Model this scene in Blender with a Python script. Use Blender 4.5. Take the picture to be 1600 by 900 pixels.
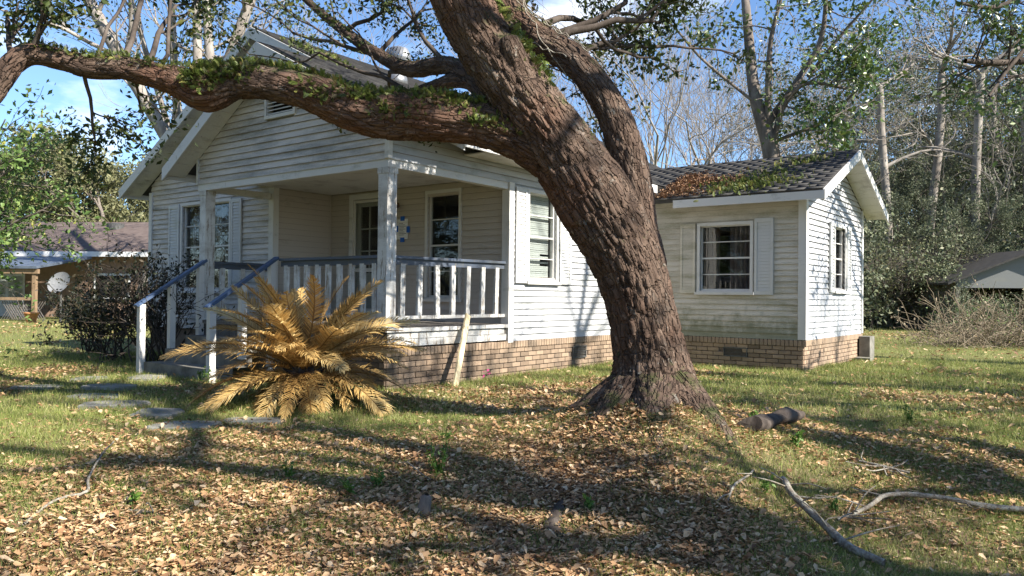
import bpy, math, random
import numpy as np
from mathutils import Vector, Matrix
for o in list(bpy.data.objects): bpy.data.objects.remove(o)
S = bpy.context.scene
COL = S.collection
RAD = math.radians
A = np.array
# ------------------------------------------------------------------ camera
F, EYE = 1220.0, 1.23                    # focal length in photo pixels, eye height above the house ground
YAW, PITCH, ROLL = RAD(37.2), RAD(.6), RAD(.6)
Vw = A([-math.sin(YAW)*math.cos(PITCH), math.cos(YAW)*math.cos(PITCH), math.sin(PITCH)])
_r = A([math.cos(YAW), math.sin(YAW), 0.]); _u = np.cross(_r, Vw)
Rt = math.cos(ROLL)*_r + math.sin(ROLL)*_u
Up = -math.sin(ROLL)*_r + math.cos(ROLL)*_u
CAM = A([0, 0, EYE])
cd = bpy.data.cameras.new('camera'); co = bpy.data.objects.new('camera', cd); COL.objects.link(co)
cd.sensor_width = 36; cd.lens = F/1600*36; cd.clip_start = .05; cd.clip_end = 4000
co.matrix_world = Matrix(((Rt[0], Up[0], -Vw[0], 0), (Rt[1], Up[1], -Vw[1], 0), (Rt[2], Up[2], -Vw[2], EYE), (0, 0, 0, 1)))
S.camera = co
# ------------------------------------------------------------------ light
SUN_EL, SUN_AZ = RAD(37), RAD(2)         # azimuth counted from +X towards +Y
sd = A([math.cos(SUN_EL)*math.cos(SUN_AZ), math.cos(SUN_EL)*math.sin(SUN_AZ), math.sin(SUN_EL)])
W = bpy.data.worlds.new('World'); S.world = W; W.use_nodes = True
nt = W.node_tree; nt.nodes.clear()
wo = nt.nodes.new('ShaderNodeOutputWorld'); bg = nt.nodes.new('ShaderNodeBackground'); sky = nt.nodes.new('ShaderNodeTexSky')
sky.sky_type = 'NISHITA'; sky.sun_disc = False; sky.sun_elevation = SUN_EL
sky.sun_rotation = math.atan2(sd[0], sd[1]); sky.air_density = 1.0; sky.dust_density = .1; sky.ozone_density = 5.0; sky.altitude = 1200
tc = nt.nodes.new('ShaderNodeTexCoord'); cn = nt.nodes.new('ShaderNodeTexNoise'); cr = nt.nodes.new('ShaderNodeValToRGB'); mx = nt.nodes.new('ShaderNodeMixRGB')
cm = nt.nodes.new('ShaderNodeMapping'); cm.inputs['Scale'].default_value = (2.2, 2.2, 5.5)
nt.links.new(tc.outputs['Generated'], cm.inputs[0]); nt.links.new(cm.outputs[0], cn.inputs['Vector'])
cn.inputs['Scale'].default_value = 1.25; cn.inputs['Detail'].default_value = 7; cn.inputs['Roughness'].default_value = .58
cr.color_ramp.elements[0].position = .56; cr.color_ramp.elements[1].position = .78
nt.links.new(cn.outputs['Fac'], cr.inputs[0]); nt.links.new(cr.outputs[0], mx.inputs[0])
nt.links.new(sky.outputs[0], mx.inputs[1]); mx.inputs[2].default_value = (9, 9.3, 9.8, 1)
nt.links.new(mx.outputs[0], bg.inputs[0]); bg.inputs[1].default_value = .085; nt.links.new(bg.outputs[0], wo.inputs[0])
sl = bpy.data.lights.new('sun', 'SUN'); so = bpy.data.objects.new('sun', sl); COL.objects.link(so)
sl.energy = 4.6; sl.angle = RAD(.53); sl.color = (1, .94, .84); so.location = (20, 3, 20)
so.rotation_euler = Vector(sd).to_track_quat('Z', 'Y').to_euler()
S.view_settings.view_transform = 'Standard'; S.view_settings.look = 'None'; S.view_settings.exposure = 1.5; S.view_settings.gamma = 1
S.view_settings.use_curve_mapping = False
S.render.engine = 'CYCLES'
S.cycles.max_bounces = 6; S.cycles.diffuse_bounces = 3; S.cycles.transparent_max_bounces = 12

# ------------------------------------------------------------------ helpers
def ray(x, y): return Vw + Rt*(x-800)/F - Up*(y-450)/F
def at(x, y, d): return CAM + ray(x, y)*d
def sstep(a, b, x):
    t = np.clip((x-a)/(b-a), 0, 1); return t*t*(3-2*t)
TRUNK = A([-3.30, 6.45])
def gz(x, y):
    x = np.asarray(x, float); y = np.asarray(y, float)
    d = x*Vw[0]+y*Vw[1]; l = x*_r[0]+y*_r[1]
    z = -.38*(1-sstep(1.5, 7.0, d))*(.65+.35*sstep(-2.5, 2.5, l))
    z = z-.12*sstep(.6, 2.6, l)*(1-sstep(4.2, 7.2, d))
    r2 = ((x-TRUNK[0])**2+(y-TRUNK[1])**2)
    z = z+.16*np.exp(-r2/1.5)
    ax, ay, bx, by = -3.15, 6.15, -1.75, 4.55; t = np.clip(((x-ax)*(bx-ax)+(y-ay)*(by-ay))/((bx-ax)**2+(by-ay)**2), 0, 1)
    q2 = (x-ax-t*(bx-ax))**2+(y-ay-t*(by-ay))**2; z = z+(.24-.10*t)*np.exp(-q2/.30)-.10*np.exp(-((x+.9)**2+(y-5.6)**2)/1.2)
    n = .020*np.sin(1.7*x+.6*y)*np.sin(1.3*y-.4*x)+.012*np.sin(4.1*x+1.9)*np.sin(3.7*y+.5)+.006*np.sin(9.3*x+2*y)*np.sin(8.1*y-x)
    return z+n*sstep(0, 3, 40-d)
def ground(x, y, dz=0.):
    d = ray(x, y); t = 6.
    for _ in range(60):
        p = CAM+d*t; t += (p[2]-float(gz(p[0], p[1])))*.9/max(.06, -d[2])*.5
    p = CAM+d*t; p[2] = float(gz(p[0], p[1]))+dz; return p
WL = {}                                   # world location of every object
def tag(o, label=None, cat=None, group=None, kind=None):
    if label: o['label'] = label
    if cat: o['category'] = cat
    if group: o['group'] = group
    if kind: o['kind'] = kind
    return o
def thing(name, loc, label, cat, group=None):
    o = bpy.data.objects.new(name, None); COL.objects.link(o); o.location = loc; o.empty_display_size = .2
    WL[o] = A(loc, float); return tag(o, label, cat, group)
def mesh(name, V, Fc, mat, smooth=False, attrs=None):
    me = bpy.data.meshes.new(name); V = np.ascontiguousarray(V, dtype=np.float32)
    if isinstance(Fc, np.ndarray):
        k = Fc.shape[1]; n = len(Fc)
        me.vertices.add(len(V)); me.vertices.foreach_set('co', V.ravel())
        me.loops.add(n*k); me.loops.foreach_set('vertex_index', np.ascontiguousarray(Fc, dtype=np.int32).ravel())
        me.polygons.add(n); me.polygons.foreach_set('loop_start', np.arange(0, n*k, k, dtype=np.int32))
        me.polygons.foreach_set('loop_total', np.full(n, k, dtype=np.int32)); me.update(calc_edges=True)
    else:
        me.from_pydata([tuple(v) for v in V.tolist()], [], Fc); me.update()
    if smooth: me.polygons.foreach_set('use_smooth', np.ones(len(me.polygons), dtype=bool))
    for k, v in (attrs or {}).items():
        v = np.asarray(v, np.float32)
        if v.ndim == 1:
            a = me.attributes.new(k, 'FLOAT', 'POINT'); a.data.foreach_set('value', v)
        else:
            a = me.attributes.new(k, 'FLOAT_VECTOR', 'POINT'); a.data.foreach_set('vector', v.ravel())
    me.materials.append(mat); return me
def link(name, me, loc, parent=None, rot=None, scale=None):
    o = bpy.data.objects.new(name, me); COL.objects.link(o); loc = A(loc, float); WL[o] = loc
    if parent is not None: o.parent = parent; o.location = loc-WL[parent]
    else: o.location = loc
    if rot is not None: o.rotation_euler = rot
    if scale is not None: o.scale = scale if hasattr(scale, '__len__') else (scale,)*3
    return o
def part(name, V, Fc, mat, parent=None, smooth=False, attrs=None, base=False):
    V = np.asarray(V, float); lo, hi = V.min(0), V.max(0); c = (lo+hi)/2
    if base: c[2] = lo[2]
    return link(name, mesh(name, V-c, Fc, mat, smooth, attrs), c, parent)
class MB:                                 # collects shapes of ONE mesh
    def __init__(s): s.v = []; s.f = []
    def add(s, V, Fc):
        b = len(s.v); s.v += [list(map(float, p)) for p in V]; s.f += [[i+b for i in q] for q in Fc]; return s
    def hexa(s, P):                       # 8 corners: bottom ring then top ring
        return s.add(P, [[3, 2, 1, 0], [4, 5, 6, 7], [0, 1, 5, 4], [1, 2, 6, 5], [2, 3, 7, 6], [3, 0, 4, 7]])
    def box(s, lo, hi):
        x0, y0, z0 = lo; x1, y1, z1 = hi
        return s.hexa([(x0, y0, z0), (x1, y0, z0), (x1, y1, z0), (x0, y1, z0), (x0, y0, z1), (x1, y0, z1), (x1, y1, z1), (x0, y1, z1)])
    def beam(s, p, q, w, h, up=(0, 0, 1)): # bar of width w and height h from p to q
        p = A(p, float); q = A(q, float); d = q-p; d /= np.linalg.norm(d); sd_ = np.cross(d, up); sd_ /= np.linalg.norm(sd_); u2 = np.cross(sd_, d)
        P = []
        for b in (p, q):
            P += [b-sd_*w/2-u2*h/2, b+sd_*w/2-u2*h/2, b+sd_*w/2+u2*h/2, b-sd_*w/2+u2*h/2]
        return s.hexa(P)
    def tube(s, pts, rad, n=8, cap=True):
        V, Fc = tube(pts, rad, n); s.add(V, Fc.tolist())
        if cap:
            b = len(s.v)-len(V); s.f.append([b+i for i in range(n)][::-1]); s.f.append([b+(len(pts)-1)*n+i for i in range(n)])
        return s
    def build(s, name, mat, parent=None, smooth=False, base=False):
        return part(name, A(s.v), s.f, mat, parent, smooth, base=base)
def frames(P):
    P = np.asarray(P, float); T = np.gradient(P, axis=0); T /= np.linalg.norm(T, axis=1)[:, None]
    n = np.cross(T[0], [0, 0, 1.]);
    if np.linalg.norm(n) < .1: n = np.cross(T[0], [0, 1., 0])
    N = []; n /= np.linalg.norm(n)
    for t in T:
        n = n-t*(n@t); n /= np.linalg.norm(n); N.append(n)
    N = A(N); return T, N, np.cross(T, N)
def tube(P, R, n=8):
    P = np.asarray(P, float); R = np.broadcast_to(np.asarray(R, float), (len(P),)); T, N, B = frames(P)
    a = np.arange(n)/n*2*math.pi
    V = P[:, None]+R[:, None, None]*(np.cos(a)[None, :, None]*N[:, None]+np.sin(a)[None, :, None]*B[:, None])
    m = len(P); i = np.arange(m-1)[:, None]*n; j = np.arange(n)[None]; k = (j+1) % n
    Fc = np.stack([i+j, i+k, i+n+k, i+n+j], -1).reshape(-1, 4)
    return V.reshape(-1, 3), Fc
def smooth_path(P, R, step=.03):          # Catmull-Rom resampling
    P = np.asarray(P, float); R = np.asarray(R, float); Q = np.vstack([2*P[0]-P[1], P, 2*P[-1]-P[-2]]); RR = np.concatenate([[R[0]], R, [R[-1]]])
    out, rr = [], []
    for i in range(1, len(Q)-2):
        n = max(2, int(np.linalg.norm(Q[i+1]-Q[i])/step)); t = np.arange(n)/n; t = t[:, None]
        out.append(.5*(2*Q[i]+(Q[i+1]-Q[i-1])*t+(2*Q[i-1]-5*Q[i]+4*Q[i+1]-Q[i+2])*t**2+(3*Q[i]-Q[i-1]-3*Q[i+1]+Q[i+2])*t**3))
        t = t[:, 0]; rr.append(RR[i]*(1-t)+RR[i+1]*t)
    out.append(Q[-2:-1]); rr.append(RR[-2:-1]); return np.vstack(out), np.concatenate(rr)
def quat_mats(rng, n):
    q = rng.normal(size=(n, 4)); q /= np.linalg.norm(q, axis=1)[:, None]; w, x, y, z = q.T
    return np.stack([np.stack([1-2*(y*y+z*z), 2*(x*y-z*w), 2*(x*z+y*w)], -1), np.stack([2*(x*y+z*w), 1-2*(x*x+z*z), 2*(y*z-x*w)], -1), np.stack([2*(x*z-y*w), 2*(y*z+x*w), 1-2*(x*x+y*y)], -1)], 1)
def yaw_tilt(rng, n, tilt):               # flat-lying pieces: any heading, small tilt
    a = rng.uniform(0, 2*math.pi, n); b = rng.normal(0, tilt, n); c = rng.normal(0, tilt, n)
    z = np.zeros(n); o = np.ones(n)
    Rz = np.stack([np.stack([np.cos(a), -np.sin(a), z], -1), np.stack([np.sin(a), np.cos(a), z], -1), np.stack([z, z, o], -1)], 1)
    Rx = np.stack([np.stack([o, z, z], -1), np.stack([z, np.cos(b), -np.sin(b)], -1), np.stack([z, np.sin(b), np.cos(b)], -1)], 1)
    Ry = np.stack([np.stack([np.cos(c), z, np.sin(c)], -1), np.stack([z, o, z], -1), np.stack([-np.sin(c), z, np.cos(c)], -1)], 1)
    return Rz@Rx@Ry
def inst(bv, bf, M, pos, scale):          # many copies of a small shape in one vertex array
    bv = np.asarray(bv, float); bf = np.asarray(bf); n = len(pos); scale = np.asarray(scale, float)
    sc = scale[:, None, None] if scale.ndim == 1 else scale[:, None, :]
    V = np.einsum('nij,nkj->nki', M, bv[None]*sc)+pos[:, None]
    Fc = bf[None]+(np.arange(n)*len(bv))[:, None, None]
    return V.reshape(-1, 3), Fc.reshape(-1, bf.shape[1])
LEAF_V = A([(0, 0, 0), (-.24, .45, .07), (0, 1, -.03), (.24, .45, .07)]); LEAF_F = A([(0, 3, 2), (0, 2, 1)])
LIT_V = A([(0, 0, .0), (-.13, .28, .07), (-.24, .70, .16), (0.03, 1, .10), (.20, .74, .20), (.15, .33, .05), (0, .5, -.04)])
LIT_F = A([(0, 6, 1), (1, 6, 2), (2, 6, 3), (3, 6, 4), (4, 6, 5), (5, 6, 0)])
def leaf_cloud(rng, pos, size, var=.35, flat=None):
    n = len(pos); M = quat_mats(rng, n) if flat is None else yaw_tilt(rng, n, flat)
    V, Fc = inst(LEAF_V, LEAF_F, M, pos, size*(1+var*rng.normal(size=n)).clip(.4, 1.8))
    return V, Fc, np.repeat(rng.random(n), 4)
def hsh(c, k):                            # lattice hash -> [0,1)
    c = c.astype(np.int64); h = (c[..., 0]*73856093) ^ (c[..., 1]*19349663) ^ (c[..., 2]*83492791) ^ (k*2654435761)
    h = (h ^ (h >> 13))*1274126177 & 0xffffffff; return ((h ^ (h >> 16)) & 0xffff)/65536.
def vnoise(p, k=1):
    i = np.floor(p); f = p-i; f = f*f*(3-2*f); r = 0
    for a in (0, 1):
        for b in (0, 1):
            for c in (0, 1):
                w = (f[:, 0] if a else 1-f[:, 0])*(f[:, 1] if b else 1-f[:, 1])*(f[:, 2] if c else 1-f[:, 2]); r = r+w*hsh(i+A([a, b, c]), k)
    return r
def worley(p):
    i = np.floor(p); f1 = np.full(len(p), 9.); f2 = f1.copy()
    for a in (-1, 0, 1):
        for b in (-1, 0, 1):
            for c in (-1, 0, 1):
                q = i+A([a, b, c]); o = q+np.stack([hsh(q, 1), hsh(q, 2), hsh(q, 3)], -1); d = np.linalg.norm(o-p, axis=1)
                m = d < f1; f2 = np.where(m, f1, np.minimum(f2, d)); f1 = np.where(m, d, f1)
    return f1, f2
def n2(x, y, s, k=7): return vnoise(np.stack([np.asarray(x)*s, np.asarray(y)*s, np.zeros(len(x))+.37*k], -1), k)

# ------------------------------------------------------------------ materials
def ramp(nt_, stops, interp='LINEAR'):
    r = nt_.nodes.new('ShaderNodeValToRGB'); e = r.color_ramp.elements; r.color_ramp.interpolation = interp
    while len(e) > 1: e.remove(e[-1])
    e[0].position = stops[0][0]; e[0].color = (*stops[0][1], 1)
    for p, c in stops[1:]: q = e.new(p); q.color = (*c, 1)
    return r
def base_mat(name, rough=.7, spec=.3):
    m = bpy.data.materials.new(name); m.use_nodes = True; b = m.node_tree.nodes['Principled BSDF']
    b.inputs['Roughness'].default_value = rough; b.inputs['Specular IOR Level'].default_value = spec
    return m, m.node_tree, b
def noise(nt_, scale=1., stretch=(1, 1, 1), detail=5, rough=.6, attr=None, loc=(0, 0, 0)):
    if attr: g = nt_.nodes.new('ShaderNodeAttribute'); g.attribute_name = attr; src = g.outputs['Vector']
    else: g = nt_.nodes.new('ShaderNodeNewGeometry'); src = g.outputs['Position']
    mp = nt_.nodes.new('ShaderNodeMapping'); mp.inputs['Scale'].default_value = stretch; mp.inputs['Location'].default_value = loc
    n = nt_.nodes.new('ShaderNodeTexNoise'); n.inputs['Scale'].default_value = scale; n.inputs['Detail'].default_value = detail; n.inputs['Roughness'].default_value = rough
    nt_.links.new(src, mp.inputs[0]); nt_.links.new(mp.outputs[0], n.inputs['Vector']); return n
def bump(nt_, b, src, strength=.4, dist=.01):
    k = nt_.nodes.new('ShaderNodeBump'); k.inputs['Strength'].default_value = strength; k.inputs['Distance'].default_value = dist
    nt_.links.new(src, k.inputs['Height']); nt_.links.new(k.outputs[0], b.inputs['Normal'])
def mixc(nt_, fac, a, b):
    m = nt_.nodes.new('ShaderNodeMixRGB')
    for i, v in ((0, fac), (1, a), (2, b)):
        if hasattr(v, 'is_linked'): nt_.links.new(v, m.inputs[i])
        elif i == 0: m.inputs[0].default_value = v
        else: m.inputs[i].default_value = (*v, 1)
    return m.outputs[0]
def simple(name, stops, scale=4., stretch=(1, 1, 1), rough=.7, bmp=.3, bd=.01, spec=.3, detail=6, metal=0):
    m, t, b = base_mat(name, rough, spec); n = noise(t, scale, stretch, detail); r = ramp(t, stops)
    t.links.new(n.outputs['Fac'], r.inputs[0]); t.links.new(r.outputs[0], b.inputs['Base Color']); b.inputs['Metallic'].default_value = metal
    if bmp: bump(t, b, n.outputs['Fac'], bmp, bd)
    return m
def painted(name, white, grime, lo, hi, wear=None, wlo=.62, rough=.5, gscale=2.2, gst=(.8, .8, 2.2), splash=None):
    """old paint: stains in soft patches broken by fine specks, wood showing where paint is gone"""
    m, t, b = base_mat(name, rough, .3)
    n1 = noise(t, gscale, gst, 7, .65); n2_ = noise(t, 28, (1, 1, 2.5), 4, .7, loc=(3, 1, 2)); ad = t.nodes.new('ShaderNodeMath'); ad.operation = 'MULTIPLY_ADD'
    t.links.new(n2_.outputs['Fac'], ad.inputs[0]); ad.inputs[1].default_value = .30; t.links.new(n1.outputs['Fac'], ad.inputs[2])
    r = ramp(t, [(lo, (0, 0, 0)), (hi, (1, 1, 1))]); t.links.new(ad.outputs[0], r.inputs[0])
    gn = noise(t, 1.1, (1, 1, 1), 3, .5, loc=(9, 4, 1)); gr = ramp(t, [(.35, grime[0]), (.65, grime[1])]); t.links.new(gn.outputs['Fac'], gr.inputs[0])
    c = mixc(t, r.outputs[0], white, gr.outputs[0])
    if splash:                             # algae and mud splashed up from the ground
        g = t.nodes.new('ShaderNodeNewGeometry'); sx = t.nodes.new('ShaderNodeSeparateXYZ'); t.links.new(g.outputs['Position'], sx.inputs[0]); sn = noise(t, 5, (1, 1, .8), 7, .7, loc=(6, 1, 3)); hm = t.nodes.new('ShaderNodeMath'); hm.operation = 'MULTIPLY_ADD'; t.links.new(sn.outputs['Fac'], hm.inputs[0]); hm.inputs[1].default_value = -1.3; t.links.new(sx.outputs[2], hm.inputs[2])
        sr = ramp(t, [(0, (.8, .8, .8)), (.32, (0, 0, 0))]); t.links.new(hm.outputs[0], sr.inputs[0]); c = mixc(t, sr.outputs[0], c, splash)
    if wear:
        wn = noise(t, 9, (2.8, 2.8, .35), 7, .72, loc=(5, 5, 5)); wr = ramp(t, [(wlo, (0, 0, 0)), (wlo+.03, (1, 1, 1))]); t.links.new(wn.outputs['Fac'], wr.inputs[0]); c = mixc(t, wr.outputs[0], c, wear)
        bump(t, b, wr.outputs[0], -.5, .003)
    t.links.new(c, b.inputs['Base Color']); return m
def leafmat(name, stops, rough=.55, trans=.25, spec=.3):
    m, t, b = base_mat(name, rough, spec); a = t.nodes.new('ShaderNodeAttribute'); a.attribute_name = 'tone'; r = ramp(t, stops)
    t.links.new(a.outputs['Fac'], r.inputs[0]); t.links.new(r.outputs[0], b.inputs['Base Color'])
    if trans:
        tl = t.nodes.new('ShaderNodeBsdfTranslucent'); ms = t.nodes.new('ShaderNodeMixShader'); ms.inputs[0].default_value = trans
        t.links.new(r.outputs[0], tl.inputs[0]); t.links.new(b.outputs[0], ms.inputs[1]); t.links.new(tl.outputs[0], ms.inputs[2])
        t.links.new(ms.outputs[0], t.nodes['Material Output'].inputs[0])
    return m
M = {}
M['lap_line'] = simple('lap_line', [(.3, (.20, .16, .13)), (.7, (.38, .33, .28))], 6)  # darker brown for the underside and top strip of each siding board
M['siding'] = painted('siding_clean', (.46, .465, .475), ((.27, .28, .25), (.20, .22, .17)), .64, .98)
M['siding_front'] = painted('siding_mildewed', (.60, .55, .49), ((.12, .12, .10), (.19, .18, .14)), .58, .92, gst=(.5, .5, 2.6))
M['siding_porch'] = painted('siding_porch', (.50, .445, .385), ((.22, .20, .17), (.26, .24, .2)), .72, 1.1)
M['siding_wing'] = painted('siding_algae', (.60, .55, .46), ((.20, .20, .09), (.27, .23, .14)), .58, .95, gst=(.6, .6, 2.6), splash=(.17, .18, .11))
M['trim'] = painted('trim_paint', (.60, .585, .555), ((.3, .29, .25), (.22, .22, .17)), .72, 1.0, (.20, .16, .12), .66)
M['peeling'] = painted('peeling_paint', (.60, .60, .58), ((.34, .31, .27), (.24, .21, .18)), .55, .9, (.25, .21, .17), .56)
M['rail_dark'] = painted('dark_blue_grey_paint', (.075, .095, .135), ((.05, .055, .055), (.09, .09, .085)), .55, .9, (.13, .12, .11), .58, rough=.5)
M['rail_blue'] = painted('blue_grey_paint', (.065, .105, .19), ((.05, .06, .08), (.10, .11, .12)), .6, .95, (.13, .12, .11), .60, rough=.45)
M['shutter'] = painted('shutter_paint', (.54, .54, .525), ((.30, .30, .18), (.25, .26, .16)), .70, .98)
M['soffit'] = painted('soffit_paint', (.64, .62, .57), ((.3, .25, .2), (.2, .18, .15)), .66, .95, (.2, .13, .08), .64)
M['shingle'] = simple('asphalt_shingle', [(.3, (.028, .027, .027)), (.5, (.05, .048, .046)), (.7, (.085, .08, .074))], 5, (1, 1, 1), .9, .6, .004)
M['roof_felt'] = simple('roof_deck', [(.3, (.03, .028, .026)), (.7, (.06, .055, .05))], 5)
M['brick'] = painted('brick', (.33, .235, .16), ((.12, .09, .07), (.19, .15, .11)), .46, .88, rough=.9, gscale=2.6, gst=(1, 1, 1))
def brick_vary(m):
    t = m.node_tree; b = t.nodes['Principled BSDF']; l = b.inputs['Base Color'].links[0].from_socket; oi = t.nodes.new('ShaderNodeObjectInfo'); mr = t.nodes.new('ShaderNodeMapRange'); mr.inputs[3].default_value = .62; mr.inputs[4].default_value = 1.22; hv = t.nodes.new('ShaderNodeHueSaturation'); t.links.new(oi.outputs['Random'], mr.inputs[0]); t.links.new(mr.outputs[0], hv.inputs['Value']); t.links.new(l, hv.inputs['Color']); t.links.new(hv.outputs[0], b.inputs['Base Color'])
brick_vary(M['brick'])
M['mortar'] = simple('mortar', [(.3, (.14, .105, .08)), (.7, (.24, .185, .14))], 14, rough=.95)
M['concrete'] = simple('concrete', [(.3, (.10, .095, .08)), (.55, (.20, .19, .165)), (.75, (.26, .25, .22))], 5, rough=.9, bmp=.5)
M['stone'] = simple('flagstone', [(.3, (.14, .135, .12)), (.6, (.27, .26, .23)), (.8, (.34, .33, .30))], 4, rough=.85, bmp=.5)
M['vent'] = simple('vent_metal', [(.3, (.05, .05, .05)), (.7, (.12, .12, .115))], 12, rough=.5)
M['alu'] = simple('dull_aluminium', [(.3, (.20, .205, .21)), (.7, (.32, .325, .33))], 9, rough=.45, metal=.7, bmp=.1)
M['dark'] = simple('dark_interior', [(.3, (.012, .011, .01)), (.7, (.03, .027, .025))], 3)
M['curtain'] = simple('curtain_cloth', [(.3, (.12, .085, .08)), (.7, (.24, .18, .17))], 9, (1, 1, .2), .9)
M['blind'] = simple('white_blind', [(.3, (.62, .62, .60)), (.7, (.74, .74, .72))], 6, rough=.5, bmp=0)
M['door'] = painted('door_paint', (.58, .56, .52), ((.32, .3, .27), (.28, .26, .22)), .75, 1.1)
M['newwood'] = simple('raw_pine', [(.3, (.56, .44, .24)), (.55, (.68, .57, .36)), (.75, (.72, .64, .45))], 7, (6, 6, .7), .75, .2, .002)
M['paper'] = simple('white_paper', [(.3, (.72, .72, .73)), (.7, (.82, .82, .82))], 20, bmp=0)
M['tape'] = simple('blue_tape', [(.3, (.02, .10, .42)), (.7, (.03, .15, .55))], 20, bmp=0)
M['ink'] = simple('print_ink', [(.3, (.10, .10, .12)), (.7, (.16, .16, .18))], 20, bmp=0)
M['ink_red'] = simple('red_ink', [(.3, (.45, .06, .06)), (.7, (.55, .1, .1))], 20, bmp=0)
M['lamp_brass'] = simple('old_brass', [(.3, (.10, .06, .03)), (.7, (.2, .13, .06))], 20, rough=.4)
def glass_mat():
    m, t, b = base_mat('window_glass'); t.nodes.remove(b)
    f = t.nodes.new('ShaderNodeFresnel'); gb = t.nodes.new('ShaderNodeNewGeometry'); io = t.nodes.new('ShaderNodeMapRange'); io.inputs[3].default_value = 1.5; io.inputs[4].default_value = 1/1.5; t.links.new(gb.outputs['Backfacing'], io.inputs[0]); t.links.new(io.outputs[0], f.inputs[0]); g = t.nodes.new('ShaderNodeBsdfGlossy'); g.inputs['Roughness'].default_value = .015
    tr = t.nodes.new('ShaderNodeBsdfTransparent'); tr.inputs[0].default_value = (.82, .84, .83, 1); ms = t.nodes.new('ShaderNodeMixShader')
    t.links.new(f.outputs[0], ms.inputs[0]); t.links.new(tr.outputs[0], ms.inputs[1]); t.links.new(g.outputs[0], ms.inputs[2]); t.links.new(ms.outputs[0], t.nodes['Material Output'].inputs[0])
    n = noise(t, 1.5, detail=2); k = t.nodes.new('ShaderNodeBump'); k.inputs['Strength'].default_value = .12; k.inputs['Distance'].default_value = .02
    t.links.new(n.outputs['Fac'], k.inputs['Height']); t.links.new(k.outputs[0], g.inputs['Normal']); return m
M['glass'] = glass_mat()
def bark_mat(name, stops, sc=1., moss=0, attr='bark', st=(1, 1, .35), bs=.6):
    m, t, b = base_mat(name, .88, .2); n = noise(t, 9*sc, st, 8, .68, attr); r = ramp(t, stops); t.links.new(n.outputs['Fac'], r.inputs[0]); c = r.outputs[0]
    if moss:
        ln = noise(t, 6.5, (1, 1, 1), 7, .75, loc=(8, 3, 2)); lr = ramp(t, [(.60, (0, 0, 0)), (.67, (.75, .75, .75))]); t.links.new(ln.outputs['Fac'], lr.inputs[0]); c = mixc(t, lr.outputs[0], c, (.27, .26, .225))
        rn = noise(t, .9, (1, 1, 1), 3, .5, loc=(1, 9, 4)); rr2 = ramp(t, [(.48, (0, 0, 0)), (.66, (.6, .6, .6))]); t.links.new(rn.outputs['Fac'], rr2.inputs[0]); c = mixc(t, rr2.outputs[0], c, (.16, .075, .045))
        n3 = noise(t, 3.2, (1, 1, 1), 6, .7, loc=(4, 2, 7)); g = t.nodes.new('ShaderNodeNewGeometry'); sp = t.nodes.new('ShaderNodeSeparateXYZ'); t.links.new(g.outputs['Normal'], sp.inputs[0])
        ma = t.nodes.new('ShaderNodeMath'); ma.operation = 'MULTIPLY_ADD'; t.links.new(sp.outputs[2], ma.inputs[0]); ma.inputs[1].default_value = .24; t.links.new(n3.outputs['Fac'], ma.inputs[2])
        rr = ramp(t, [(.66, (0, 0, 0)), (.80, (1, 1, 1))]); t.links.new(ma.outputs[0], rr.inputs[0]); c = mixc(t, rr.outputs[0], c, (.055, .062, .022))
    t.links.new(c, b.inputs['Base Color']); nb = noise(t, 26*sc, st, 6, .7, attr); hs = nb.outputs['Fac']
    if attr:
        at_ = t.nodes.new('ShaderNodeAttribute'); at_.attribute_name = attr; wn = noise(t, 14, (1, 1, .4), 3, .6, attr); va = t.nodes.new('ShaderNodeVectorMath'); va.operation = 'MULTIPLY_ADD'; t.links.new(wn.outputs['Color'], va.inputs[0]); va.inputs[1].default_value = (.045, .045, .10); t.links.new(at_.outputs['Vector'], va.inputs[2])
        mp = t.nodes.new('ShaderNodeMapping'); mp.inputs['Scale'].default_value = (24, 24, 7.5); vo = t.nodes.new('ShaderNodeTexVoronoi'); vo.feature = 'DISTANCE_TO_EDGE'; vo.inputs['Scale'].default_value = 1; t.links.new(va.outputs[0], mp.inputs[0]); t.links.new(mp.outputs[0], vo.inputs['Vector'])
        mr = t.nodes.new('ShaderNodeMapRange'); t.links.new(vo.outputs['Distance'], mr.inputs[0]); mr.inputs[1].default_value = 0; mr.inputs[2].default_value = .16; ad = t.nodes.new('ShaderNodeMath'); ad.operation = 'MULTIPLY_ADD'; t.links.new(nb.outputs['Fac'], ad.inputs[0]); ad.inputs[1].default_value = .55; t.links.new(mr.outputs[0], ad.inputs[2]); hs = ad.outputs[0]
    bump(t, b, hs, 1.0 if attr else bs, .022 if attr else .012); return m
M['oakbark'] = bark_mat('live_oak_bark', [(.28, (.035, .023, .017)), (.45, (.085, .056, .041)), (.6, (.14, .098, .073)), (.78, (.27, .225, .185))], moss=1)
M['palebark'] = bark_mat('pale_bark', [(.3, (.12, .10, .085)), (.5, (.25, .22, .19)), (.7, (.38, .35, .31))], .35, attr=None)
M['greybark'] = bark_mat('grey_bark', [(.3, (.07, .055, .045)), (.5, (.15, .125, .105)), (.7, (.24, .21, .18))], .5, attr=None)
M['darkbark'] = bark_mat('dark_bark', [(.3, (.03, .024, .02)), (.5, (.07, .055, .045)), (.7, (.12, .10, .085))], .7, attr=None)
M['stick'] = bark_mat('lichen_stick', [(.3, (.11, .085, .06)), (.45, (.24, .20, .155)), (.58, (.33, .31, .26)), (.7, (.42, .45, .38))], 3.0, attr=None, st=(1, 1, 1), bs=1.)
M['oakleaf'] = leafmat('oak_leaf', [(0, (.022, .034, .012)), (.5, (.045, .065, .02)), (.85, (.075, .10, .025)), (1, (.13, .13, .03))])
M['magleaf'] = leafmat('magnolia_leaf', [(0, (.03, .06, .014)), (.6, (.07, .12, .025)), (1, (.14, .18, .04))], .35, .2, .5)
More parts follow.
